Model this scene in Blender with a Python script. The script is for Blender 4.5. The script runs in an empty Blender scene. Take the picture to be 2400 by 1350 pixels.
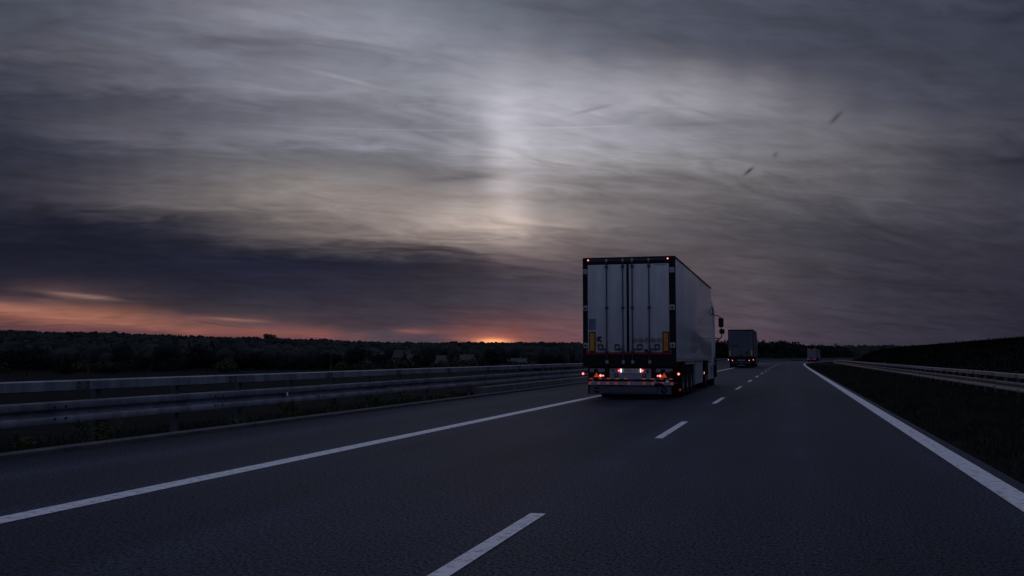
import bpy, bmesh, math, random
import numpy as np
from mathutils import Vector, Matrix

random.seed(7)
rng = np.random.default_rng(11)
R = math.radians
scene = bpy.context.scene
COL = scene.collection

# ------------------------------------------------------------------ camera
CAM_H = 1.21
F = 2400.0                      # focal length in pixels of a 2400 px wide picture
PITCH = math.atan(160.0 / F)
YAW = math.atan(650.0 / F * math.cos(PITCH))
cam_d = bpy.data.cameras.new('camera')
cam_d.lens = 36.0
cam_d.sensor_width = 36.0
cam_d.clip_start = 0.05
cam_d.clip_end = 20000
cam = bpy.data.objects.new('camera', cam_d)
COL.objects.link(cam)
cam.location = (0, 0, CAM_H)
cam.rotation_euler = (math.pi / 2 + PITCH, 0, YAW)
scene.camera = cam

_fwd = Vector((-math.sin(YAW) * math.cos(PITCH), math.cos(YAW) * math.cos(PITCH), math.sin(PITCH)))
_rgt = Vector((math.cos(YAW), math.sin(YAW), 0))
_up = _rgt.cross(_fwd)


def px_dir(x, y):
    return (_fwd * F + _rgt * (x - 1200) + _up * (675 - y)).normalized()


def px_azel(x, y):
    d = px_dir(x, y)
    return math.atan2(d.x, d.y), math.asin(d.z)


def lin(c):
    return tuple(((v / 255.0) / 12.92 if v / 255.0 < 0.04045 else ((v / 255.0 + 0.055) / 1.055) ** 2.4) for v in c)


# ------------------------------------------------------------------ exposure
scene.view_settings.view_transform = 'Standard'
scene.view_settings.look = 'None'
scene.view_settings.exposure = 0.0
scene.view_settings.gamma = 1.0
scene.view_settings.use_curve_mapping = False

# ------------------------------------------------------------------ world: dusk sky with layered cloud
SUN_AZ, SUN_EL = px_azel(1155, 800)
world = bpy.data.worlds.new('World')
scene.world = world
world.use_nodes = True
wt = world.node_tree
wt.nodes.clear()
N, L = wt.nodes, wt.links


def wmath(op, a, b=None, c=None, clamp=False):
    n = N.new('ShaderNodeMath')
    n.operation = op
    n.use_clamp = clamp
    for i, v in enumerate((a, b, c)):
        if v is None:
            continue
        if isinstance(v, (int, float)):
            n.inputs[i].default_value = v
        else:
            L.new(v, n.inputs[i])
    return n.outputs[0]


def wmix(fac, a, b, mode='MIX'):
    n = N.new('ShaderNodeMix')
    n.data_type = 'RGBA'
    n.blend_type = mode
    for s, v in ((n.inputs[0], fac), (n.inputs[6], a), (n.inputs[7], b)):
        if isinstance(v, (int, float)):
            s.default_value = v
        elif isinstance(v, tuple):
            s.default_value = (*v, 1.0)
        else:
            L.new(v, s)
    return n.outputs[2]


tc = N.new('ShaderNodeTexCoord')
sep = N.new('ShaderNodeSeparateXYZ')
L.new(tc.outputs['Generated'], sep.inputs[0])
dx, dy, dz = sep.outputs
AZ = wmath('ARCTAN2', dx, dy)
EL = wmath('ARCSINE', wmath('MAXIMUM', wmath('MINIMUM', dz, 1.0), -1.0))
ELP = wmath('MAXIMUM', EL, 0.0)
# cloud sheet seen in perspective: project the direction on a flat layer overhead
den = wmath('ADD', wmath('MAXIMUM', dz, 0.0), 0.20)
WIND = R(58)
pu = wmath('DIVIDE', dx, den)
pv = wmath('DIVIDE', dy, den)
along = wmath('ADD', wmath('MULTIPLY', pu, math.sin(WIND)), wmath('MULTIPLY', pv, math.cos(WIND)))
across = wmath('SUBTRACT', wmath('MULTIPLY', pu, math.cos(WIND)), wmath('MULTIPLY', pv, math.sin(WIND)))


def wnoise(sx, sy, scale, detail, rough=0.55, dist=0.0, seed=0.0, lac=2.0):
    cb = N.new('ShaderNodeCombineXYZ')
    L.new(wmath('MULTIPLY', along, sx), cb.inputs[0])
    L.new(wmath('MULTIPLY', across, sy), cb.inputs[1])
    cb.inputs[2].default_value = seed
    n = N.new('ShaderNodeTexNoise')
    n.inputs['Scale'].default_value = scale
    n.inputs['Detail'].default_value = detail
    n.inputs['Roughness'].default_value = rough
    n.inputs['Distortion'].default_value = dist
    L.new(cb.outputs[0], n.inputs['Vector'])
    return wmath('SUBTRACT', n.outputs['Fac'], 0.5)


n_big = wnoise(0.55, 1.0, 1.6, 3, 0.5, 0.6, 3.1)
n_mid = wnoise(0.40, 1.0, 4.5, 5, 0.52, 0.9, 8.4)
n_fine = wnoise(0.46, 1.0, 11.0, 6, 0.54, 1.0, 1.7)
n_wisp = wnoise(0.50, 1.0, 30.0, 4, 0.5, 0.6, 5.5)
# low streaks near the horizon, in azimuth and elevation
cbh = N.new('ShaderNodeCombineXYZ')
L.new(wmath('MULTIPLY', AZ, 6.0), cbh.inputs[0])
L.new(wmath('MULTIPLY', wmath('ADD', EL, wmath('MULTIPLY', AZ, 0.05)), 90.0), cbh.inputs[1])
nh = N.new('ShaderNodeTexNoise')
nh.inputs['Scale'].default_value = 1.0
nh.inputs['Detail'].default_value = 5
L.new(cbh.outputs[0], nh.inputs['Vector'])
n_low = wmath('SUBTRACT', nh.outputs['Fac'], 0.5)

warp = wmath('ADD', wmath('MULTIPLY', n_big, 0.06), wmath('MULTIPLY', n_mid, 0.15))
warp = wmath('ADD', warp, wmath('MULTIPLY', n_fine, 0.14))
ELW = wmath('MULTIPLY', ELP, wmath('ADD', warp, 1.0))
ELW = wmath('ADD', ELW, wmath('MULTIPLY', n_low, 0.0042))
AZW = wmath('ADD', AZ, wmath('MULTIPLY', n_mid, 0.03))
T = wmath('SQRT', wmath('DIVIDE', wmath('MAXIMUM', ELW, 0.0), math.pi / 2))


def el_t(el):
    return math.sqrt(max(el, 0.0) / (math.pi / 2))


HIGH = [(0.50, (98, 103, 121)), (0.80, (108, 115, 137)), (1.57, (116, 123, 148))]
SKYCOLS = {
    0: [(0, (72, 76, 88)), (50, (70, 74, 86)), (90, (73, 75, 87)), (112, (84, 84, 94)), (145, (62, 64, 76)), (180, (68, 70, 82)), (215, (55, 57, 69)), (240, (43, 46, 58)), (290, (58, 60, 72)), (360, (38, 41, 55)), (420, (46, 47, 60)), (470, (40, 41, 54)), (500, (28, 30, 44)), (560, (21, 24, 38)), (640, (26, 28, 43)), (675, (48, 42, 52)), (690, (40, 38, 48)), (702, (118, 82, 74)), (715, (156, 104, 86)), (735, (144, 94, 78)), (750, (112, 74, 71)), (770, (82, 56, 63))],
    150: [(0, (84, 87, 99)), (50, (88, 91, 103)), (80, (76, 79, 91)), (100, (96, 96, 105)), (130, (98, 96, 104)), (152, (66, 68, 80)), (190, (86, 87, 97)), (215, (70, 71, 82)), (240, (58, 60, 72)), (290, (78, 78, 88)), (350, (55, 56, 68)), (365, (40, 43, 56)), (410, (62, 62, 72)), (460, (58, 55, 64)), (500, (32, 33, 47)), (560, (23, 26, 41)), (640, (26, 29, 45)), (680, (80, 62, 64)), (692, (120, 88, 82)), (702, (70, 55, 60)), (712, (118, 82, 75)), (730, (152, 102, 85)), (750, (146, 93, 79)), (770, (92, 62, 66))],
    300: [(0, (90, 93, 105)), (60, (97, 100, 110)), (110, (98, 99, 109)), (140, (95, 96, 106)), (190, (100, 101, 110)), (235, (72, 74, 86)), (260, (70, 70, 80)), (300, (100, 99, 107)), (350, (60, 60, 72)), (400, (75, 74, 82)), (450, (92, 87, 92)), (490, (85, 80, 84)), (510, (36, 37, 50)), (560, (26, 29, 45)), (640, (28, 31, 48)), (690, (52, 46, 56)), (710, (62, 52, 58)), (730, (115, 80, 72)), (750, (154, 102, 84)), (765, (122, 80, 75)), (782, (86, 59, 68))],
    450: [(0, (112, 112, 122)), (60, (110, 112, 122)), (120, (104, 106, 117)), (150, (92, 94, 106)), (190, (116, 117, 127)), (230, (95, 96, 107)), (265, (78, 78, 90)), (285, (82, 82, 93)), (310, (106, 106, 114)), (350, (95, 95, 103)), (400, (98, 97, 100)), (440, (85, 82, 84)), (470, (110, 105, 106)), (495, (112, 106, 104)), (510, (75, 71, 76)), (530, (42, 42, 54)), (560, (32, 34, 49)), (600, (27, 31, 48)), (660, (30, 33, 50)), (700, (42, 41, 53)), (735, (58, 50, 57)), (748, (122, 84, 76)), (760, (105, 72, 70)), (775, (152, 92, 77)), (785, (100, 66, 70))],
    600: [(0, (122, 122, 132)), (60, (132, 133, 143)), (120, (110, 111, 121)), (150, (114, 116, 126)), (190, (120, 121, 130)), (240, (112, 113, 122)), (290, (96, 97, 108)), (306, (135, 135, 142)), (330, (100, 101, 110)), (370, (110, 110, 116)), (410, (115, 111, 110)), (450, (140, 131, 127)), (480, (128, 120, 116)), (520, (92, 86, 85)), (545, (120, 111, 106)), (562, (100, 92, 90)), (575, (50, 48, 57)), (600, (30, 33, 50)), (660, (31, 35, 53)), (700, (42, 43, 57)), (740, (60, 54, 62)), (752, (105, 76, 76)), (765, (85, 66, 70)), (778, (146, 88, 77)), (790, (105, 68, 74))],
    750: [(0, (124, 126, 137)), (60, (136, 137, 147)), (130, (112, 114, 124)), (175, (140, 141, 148)), (210, (125, 126, 135)), (225, (105, 106, 115)), (290, (128, 129, 137)), (306, (148, 148, 155)), (340, (115, 117, 125)), (365, (98, 99, 107)), (390, (122, 119, 120)), (430, (140, 132, 128)), (460, (148, 139, 134)), (500, (120, 111, 108)), (520, (95, 88, 87)), (545, (128, 118, 113)), (562, (105, 96, 95)), (578, (45, 44, 54)), (620, (30, 33, 50)), (680, (36, 38, 54)), (740, (55, 51, 62)), (770, (80, 62, 68)), (782, (154, 88, 76)), (795, (100, 68, 76))],
    900: [(0, (118, 122, 133)), (40, (138, 140, 150)), (80, (140, 141, 150)), (150, (112, 115, 125)), (180, (128, 130, 138)), (220, (122, 124, 132)), (250, (135, 137, 144)), (275, (110, 112, 122)), (306, (142, 143, 150)), (330, (128, 131, 139)), (358, (98, 100, 108)), (400, (128, 125, 125)), (440, (142, 134, 131)), (490, (150, 140, 134)), (530, (135, 124, 119)), (562, (140, 127, 120)), (575, (75, 69, 73)), (590, (45, 45, 55)), (640, (34, 37, 53)), (700, (44, 45, 59)), (760, (60, 56, 66)), (790, (72, 66, 76))],
    1000: [(0, (108, 113, 125)), (60, (130, 133, 143)), (120, (128, 131, 140)), (160, (130, 132, 140)), (220, (140, 142, 149)), (270, (130, 132, 140)), (280, (112, 114, 123)), (310, (130, 132, 140)), (360, (115, 116, 122)), (410, (100, 99, 102)), (430, (115, 110, 110)), (460, (140, 133, 130)), (520, (155, 143, 136)), (562, (145, 131, 123)), (580, (65, 59, 65)), (620, (38, 38, 50)), (700, (46, 47, 60)), (760, (62, 57, 67)), (775, (112, 75, 78)), (790, (70, 64, 75))],
    1100: [(0, (102, 107, 119)), (70, (118, 122, 132)), (130, (138, 140, 148)), (200, (150, 151, 159)), (280, (140, 141, 149)), (305, (120, 122, 131)), (330, (155, 155, 161)), (380, (130, 129, 133)), (405, (105, 103, 106)), (420, (95, 92, 95)), (445, (145, 138, 136)), (500, (172, 159, 151)), (550, (178, 162, 150)), (572, (110, 100, 100)), (590, (70, 65, 70)), (640, (48, 47, 57)), (700, (52, 52, 64)), (750, (78, 61, 68)), (785, (115, 76, 76))],
    1190: [(0, (100, 105, 117)), (70, (112, 116, 127)), (130, (135, 137, 145)), (200, (165, 165, 172)), (270, (178, 177, 184)), (330, (195, 193, 198)), (380, (198, 194, 196)), (410, (165, 160, 162)), (440, (185, 176, 173)), (500, (205, 190, 180)), (545, (212, 196, 180)), (565, (150, 136, 130)), (580, (92, 83, 84)), (600, (112, 98, 97)), (640, (60, 57, 66)), (700, (58, 57, 68)), (750, (88, 66, 72)), (785, (120, 78, 76))],
    1300: [(0, (92, 97, 109)), (70, (100, 104, 115)), (100, (105, 108, 118)), (140, (140, 140, 148)), (190, (155, 155, 162)), (250, (165, 165, 172)), (280, (142, 142, 150)), (298, (170, 170, 177)), (330, (160, 160, 167)), (360, (165, 163, 167)), (400, (135, 131, 132)), (450, (128, 123, 123)), (480, (110, 105, 106)), (510, (125, 116, 113)), (535, (172, 158, 147)), (555, (120, 109, 106)), (580, (85, 77, 80)), (600, (108, 95, 96)), (650, (68, 63, 72)), (700, (66, 64, 75)), (750, (92, 70, 77)), (790, (108, 74, 80))],
    1450: [(0, (84, 88, 101)), (70, (88, 92, 104)), (130, (100, 102, 112)), (160, (128, 128, 136)), (200, (152, 152, 159)), (250, (150, 150, 157)), (280, (130, 130, 138)), (300, (158, 158, 165)), (340, (150, 150, 156)), (370, (160, 158, 161)), (395, (140, 137, 138)), (430, (120, 116, 117)), (480, (118, 112, 112)), (520, (110, 104, 105)), (555, (85, 80, 83)), (580, (90, 83, 86)), (640, (78, 71, 77)), (700, (86, 80, 88)), (750, (92, 77, 85)), (790, (98, 76, 84))],
    1600: [(0, (80, 84, 97)), (70, (82, 86, 98)), (120, (80, 84, 96)), (150, (98, 99, 108)), (180, (148, 146, 152)), (220, (145, 144, 150)), (270, (148, 147, 153)), (290, (118, 118, 126)), (310, (140, 139, 146)), (360, (138, 136, 140)), (400, (132, 129, 131)), (450, (108, 105, 106)), (500, (100, 96, 98)), (545, (78, 75, 79)), (570, (88, 82, 85)), (620, (84, 77, 81)), (700, (80, 72, 79)), (750, (85, 74, 82)), (790, (95, 75, 86))],
    1750: [(0, (74, 78, 91)), (90, (74, 77, 90)), (150, (78, 80, 91)), (180, (115, 113, 119)), (210, (128, 126, 132)), (260, (130, 129, 135)), (285, (112, 112, 119)), (330, (122, 121, 126)), (340, (108, 107, 113)), (360, (125, 124, 128)), (400, (118, 115, 117)), (450, (98, 95, 97)), (500, (85, 82, 86)), (545, (70, 68, 74)), (600, (80, 75, 80)), (700, (76, 70, 78)), (760, (80, 71, 81)), (790, (84, 70, 82))],
    1900: [(0, (70, 74, 87)), (90, (70, 73, 86)), (160, (70, 72, 84)), (190, (84, 84, 94)), (230, (105, 105, 112)), (270, (112, 111, 117)), (330, (106, 105, 110)), (380, (108, 106, 110)), (420, (92, 90, 94)), (470, (80, 79, 84)), (520, (70, 69, 76)), (560, (64, 63, 71)), (620, (66, 63, 70)), (700, (64, 61, 71)), (760, (64, 60, 71)), (805, (66, 60, 72))],
    2050: [(0, (66, 70, 83)), (90, (66, 69, 82)), (155, (66, 68, 80)), (170, (74, 75, 86)), (220, (74, 75, 86)), (240, (64, 66, 78)), (280, (98, 97, 103)), (340, (98, 97, 102)), (400, (95, 93, 97)), (450, (84, 83, 88)), (520, (66, 65, 73)), (560, (56, 56, 65)), (640, (54, 53, 63)), (720, (53, 52, 63)), (810, (55, 52, 64))],
    2250: [(0, (58, 61, 74)), (90, (62, 65, 78)), (150, (64, 67, 79)), (200, (66, 68, 80)), (235, (58, 60, 73)), (290, (76, 76, 86)), (340, (74, 74, 84)), (378, (58, 58, 69)), (400, (68, 68, 77)), (420, (58, 58, 68)), (450, (72, 71, 79)), (520, (58, 58, 67)), (580, (48, 48, 59)), (660, (46, 46, 57)), (740, (45, 45, 57)), (810, (45, 44, 57))],
    2400: [(0, (50, 53, 66)), (150, (56, 59, 71)), (280, (64, 65, 77)), (350, (58, 59, 71)), (378, (40, 41, 54)), (395, (56, 56, 67)), (420, (46, 47, 59)), (450, (60, 60, 70)), (520, (50, 50, 62)), (600, (43, 43, 55)), (700, (40, 40, 53)), (800, (36, 36, 50))],
}
# outside the frame the same cloud deck goes on, dimmer and bluer away from the sunset
BACK = [(0.0, (26, 29, 44)), (0.10, (34, 38, 58)), (0.30, (52, 59, 84))]


def make_ramp(stops):
    n = N.new('ShaderNodeValToRGB')
    cr = n.color_ramp
    cr.interpolation = 'CARDINAL'
    stops = sorted(stops, key=lambda s: s[0])
    cr.elements[0].position = el_t(stops[0][0])
    cr.elements[0].color = (*lin(stops[0][1]), 1)
    cr.elements[1].position = el_t(stops[-1][0])
    cr.elements[1].color = (*lin(stops[-1][1]), 1)
    for e, c in stops[1:-1]:
        el = cr.elements.new(el_t(e))
        el.color = (*lin(c), 1)
    L.new(T, n.inputs[0])
    return n.outputs[0]


columns = [(-math.pi, BACK + HIGH), (R(-80), BACK + HIGH)]
# the observed colours, softened so that the broad gradients carry no streaks of their own
XS = sorted(SKYCOLS)
YF = np.arange(0, 812, 4.0)
GR = []
for x in XS:
    ys = [p[0] for p in SKYCOLS[x]]
    cs = np.array([lin(p[1]) for p in SKYCOLS[x]]) ** (1 / 2.2)
    GR.append(np.stack([np.interp(YF, ys, cs[:, k]) for k in range(3)], 1))
GR = np.array(GR)


def vblur(a, sg):
    k = np.exp(-.5 * (np.arange(-30, 31) * 4.0 / sg) ** 2)
    k /= k.sum()
    p = np.pad(a, ((0, 0), (30, 30), (0, 0)), 'edge')
    return sum(k[i] * p[:, i:i + a.shape[1]] for i in range(61))


soft, crisp = vblur(GR, 16.0), vblur(GR, 4.0)
wv = np.clip((YF - 570) / 90, 0, 1)[None, :, None]
GR = soft * (1 - wv) + crisp * wv
PH = np.pad(GR, ((1, 1), (0, 0), (0, 0)), 'edge')
hs = PH[:-2] * .2 + PH[1:-1] * .6 + PH[2:] * .2
GR = hs * (1 - wv * .8) + GR * (wv * .8)
# between the observed columns on the left the low bands slope down to the right
SL = 0.10
XN, GN = [], []
for i, x in enumerate(XS):
    XN.append(x)
    GN.append(GR[i])
    if x < 850:
        xm = (x + XS[i + 1]) / 2.0
        hstep = SL * (XS[i + 1] - x) / 2.0
        sl = np.clip((YF - 560) / 100, 0, 1) * hstep
        c0 = np.stack([np.interp(YF - sl, YF, GR[i][:, k]) for k in range(3)], 1)
        c1 = np.stack([np.interp(YF + sl, YF, GR[i + 1][:, k]) for k in range(3)], 1)
        XN.append(xm)
        GN.append((c0 + c1) / 2)
XS, GR = XN, np.array(GN)
YS = list(range(0, 640, 40)) + [650, 668, 682, 696, 708, 720, 734, 748, 762, 776, 788, 800]
for i, x in enumerate(XS):
    az = px_azel(x, 500)[0]
    st_ = []
    for y in YS:
        j = int(round(y / 4.0))
        st_.append((px_azel(x, y)[1], tuple(255 * (12.92 * v if v < .0031308 else 1.055 * v ** (1 / 2.4) - .055) for v in GR[i, j] ** 2.2)))
    st_ = [(e_, (c_[0] + 2, c_[1] + 2, c_[2] + 1) if max(c_) < 62 else c_) for e_, c_ in st_]
    columns.append((az, st_ + HIGH))
columns += [(R(45), BACK + HIGH), (math.pi, BACK + HIGH)]
sky = make_ramp(columns[0][1])
for i in range(1, len(columns)):
    a0, a1 = columns[i - 1][0], columns[i][0]
    mr = N.new('ShaderNodeMapRange')
    mr.interpolation_type = 'SMOOTHSTEP'
    mr.inputs['From Min'].default_value = a0
    mr.inputs['From Max'].default_value = a1
    L.new(AZW, mr.inputs['Value'])
    sky = wmix(mr.outputs[0], sky, make_ramp(columns[i][1]))

# brightness texture of the cloud sheet
tex = wmath('ADD', wmath('MULTIPLY', n_mid, 0.80), wmath('MULTIPLY', n_fine, 0.72))
tex = wmath('ADD', tex, wmath('MULTIPLY', n_wisp, 0.24))
tex = wmath('ADD', wmath('ADD', tex, wmath('MULTIPLY', n_low, 0.26)), 1.0)
cbt = N.new('ShaderNodeCombineXYZ')
for i in range(3):
    L.new(tex, cbt.inputs[i])
sky = wmix(1.0, sky, cbt.outputs[0], 'MULTIPLY')
sky = wmix(1.0, sky, (1.0, 0.995, 1.035), 'MULTIPLY')


def gauss(az0, el0, sa, se, rot=0.0):
    a = wmath('SUBTRACT', AZ, az0)
    e = wmath('SUBTRACT', EL, el0)
    c, s = math.cos(rot), math.sin(rot)
    u = wmath('ADD', wmath('MULTIPLY', a, c / sa), wmath('MULTIPLY', e, s / sa))
    v = wmath('SUBTRACT', wmath('MULTIPLY', e, c / se), wmath('MULTIPLY', a, s / se))
    q = wmath('ADD', wmath('MULTIPLY', u, u), wmath('MULTIPLY', v, v))
    return wmath('EXPONENT', wmath('MULTIPLY', q, -1.0))


PX = 1.0 / F
# the faint light pillar above the sun
pa, pe = px_azel(1188, 400)
gp = gauss(pa, pe, 46 * PX, 190 * PX)
sky = wmix(wmath('MULTIPLY', gp, 0.25), sky, wmix(1.0, sky, (1.75, 1.70, 1.68), 'MULTIPLY'))
# the last light of the sun at the ridge
g1 = gauss(SUN_AZ, SUN_EL - 1 * PX, 34 * PX, 7 * PX)
g2 = gauss(SUN_AZ, SUN_EL - 2 * PX, 66 * PX, 24 * PX)
sky = wmix(wmath('MULTIPLY', g2, 1.0), sky, wmix(1.0, sky, (0.19, 0.045, 0.022), 'ADD'))
sky = wmix(g1, sky, (1.4, 0.52, 0.19))
# small slanted dark flecks mixed into the sky colour
for (x, y, ln, th, ang, dp) in ((1755, 401, 13, 3.6, 38, 0.85), (1959, 276, 17, 5, 42, 0.62), (1817, 363, 8, 5, 48, 0.42)):
    a0, e0 = px_azel(x, y)
    g = gauss(a0, e0, ln * PX, th * PX, R(ang))
    sky = wmix(wmath('MULTIPLY', g, dp), sky, (0.02, 0.02, 0.035))

# a thin dark streak in the orange band and faint bright contrails
for (x, y, ln, th, ang, colr, dp) in ((195, 694, 58, 4.5, -5, (0.33, 0.20, 0.16), 0.6), (958, 776, 30, 4.0, -2, (0.26, 0.10, 0.09), 0.6), (545, 749, 66, 3.5, -3, (0.30, 0.14, 0.12), 0.6),
                                      (80, 691, 75, 5.0, -9, (0.03, 0.026, 0.040), 0.65), (1250, 757, 130, 4.0, -1, (0.16, 0.07, 0.075), 0.45), (520, 761, 62, 1.6, -7, (0.06, 0.03, 0.04), 0.55), (1060, 306, 380, 1.8, 0.3, (0.36, 0.36, 0.39), 0.30),
                                      (1330, 299, 130, 2.2, 0.5, (0.50, 0.50, 0.53), 0.45), (812, 186, 85, 4.5, -11, (0.36, 0.36, 0.39), 0.5),
                                      (1080, 417, 70, 7.0, 4, (0.075, 0.07, 0.075), 0.55), (1000, 318, 70, 6.0, -17, (0.14, 0.145, 0.17), 0.5),
                                      (1640, 291, 95, 4.5, -1, (0.14, 0.14, 0.165), 0.5), (1390, 256, 45, 4.0, 12, (0.20, 0.20, 0.23), 0.6), (2385, 377, 60, 7, -2, (0.018, 0.019, 0.03), 0.6)):
    a0, e0 = px_azel(x, y)
    g = gauss(a0, e0, ln * PX, th * PX, R(ang))
    sky = wmix(wmath('MULTIPLY', wmath('MULTIPLY', g, dp), wmath('ADD', 1.0, wmath('MULTIPLY', n_wisp, 1.5)), clamp=True), sky, colr)

# clear dusk sky behind the thin cloud
nish = N.new('ShaderNodeTexSky')
nish.sky_type = 'NISHITA'
nish.sun_disc = False
nish.sun_elevation = R(0.8)
nish.sun_rotation = SUN_AZ
bg1 = N.new('ShaderNodeBackground')
L.new(sky, bg1.inputs[0])
bg1.inputs[1].default_value = 1.0
bg2 = N.new('ShaderNodeBackground')
L.new(nish.outputs[0], bg2.inputs[0])
bg2.inputs[1].default_value = 0.0005
ads = N.new('ShaderNodeAddShader')
L.new(bg1.outputs[0], ads.inputs[0])
L.new(bg2.outputs[0], ads.inputs[1])
wo = N.new('ShaderNodeOutputWorld')
L.new(ads.outputs[0], wo.inputs[0])

# ------------------------------------------------------------------ sun, almost gone
sun_d = bpy.data.lights.new('sun', 'SUN')
sun_d.energy = 0.012
sun_d.angle = R(6)
sun_d.color = (1.0, 0.55, 0.33)
sun = bpy.data.objects.new('sun', sun_d)
COL.objects.link(sun)
sd = Vector((math.sin(SUN_AZ) * math.cos(R(1.6)), math.cos(SUN_AZ) * math.cos(R(1.6)), math.sin(R(1.6))))
sun.rotation_euler = sd.to_track_quat('Z', 'Y').to_euler()
sun.location = (-60, 200, 40)


# ------------------------------------------------------------------ materials
MATS = {}


def mat(name, color, rough=0.6, metal=0.0, spec=0.5, emit=None, estr=0.0, var=0.0, vscale=4.0, bump=0.0, bscale=30.0,
        color2=None, detail=5, coat=0.0, stretch=None):
    if name in MATS:
        return MATS[name]
    m = bpy.data.materials.new(name)
    m.use_nodes = True
    t = m.node_tree
    b = t.nodes['Principled BSDF']
    b.inputs['Base Color'].default_value = (*color, 1)
    b.inputs['Roughness'].default_value = rough
    b.inputs['Metallic'].default_value = metal
    b.inputs['Specular IOR Level'].default_value = spec
    if coat:
        b.inputs['Coat Weight'].default_value = coat
        b.inputs['Coat Roughness'].default_value = 0.06
    if emit:
        b.inputs['Emission Color'].default_value = (*emit, 1)
        b.inputs['Emission Strength'].default_value = estr
    co = t.nodes.new('ShaderNodeTexCoord')
    if var > 0 or color2:
        n = t.nodes.new('ShaderNodeTexNoise')
        n.inputs['Scale'].default_value = vscale
        n.inputs['Detail'].default_value = detail
        if stretch:
            mp = t.nodes.new('ShaderNodeMapping')
            mp.inputs['Scale'].default_value = stretch
            t.links.new(co.outputs['Object'], mp.inputs['Vector'])
            t.links.new(mp.outputs[0], n.inputs['Vector'])
        else:
            t.links.new(co.outputs['Object'], n.inputs['Vector'])
        r = t.nodes.new('ShaderNodeValToRGB')
        c2 = color2 if color2 else tuple(max(0, c * (1 - var)) for c in color)
        r.color_ramp.elements[0].position = 0.32
        r.color_ramp.elements[1].position = 0.68
        r.color_ramp.elements[0].color = (*c2, 1)
        r.color_ramp.elements[1].color = (*color, 1)
        t.links.new(n.outputs['Fac'], r.inputs[0])
        t.links.new(r.outputs[0], b.inputs['Base Color'])
    if bump > 0:
        n2 = t.nodes.new('ShaderNodeTexNoise')
        n2.inputs['Scale'].default_value = bscale
        n2.inputs['Detail'].default_value = 4
        t.links.new(co.outputs['Object'], n2.inputs['Vector'])
        bp = t.nodes.new('ShaderNodeBump')
        bp.inputs['Strength'].default_value = bump
        bp.inputs['Distance'].default_value = 0.02
        t.links.new(n2.outputs['Fac'], bp.inputs['Height'])
        t.links.new(bp.outputs[0], b.inputs['Normal'])
    MATS[name] = m
    return m


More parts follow.
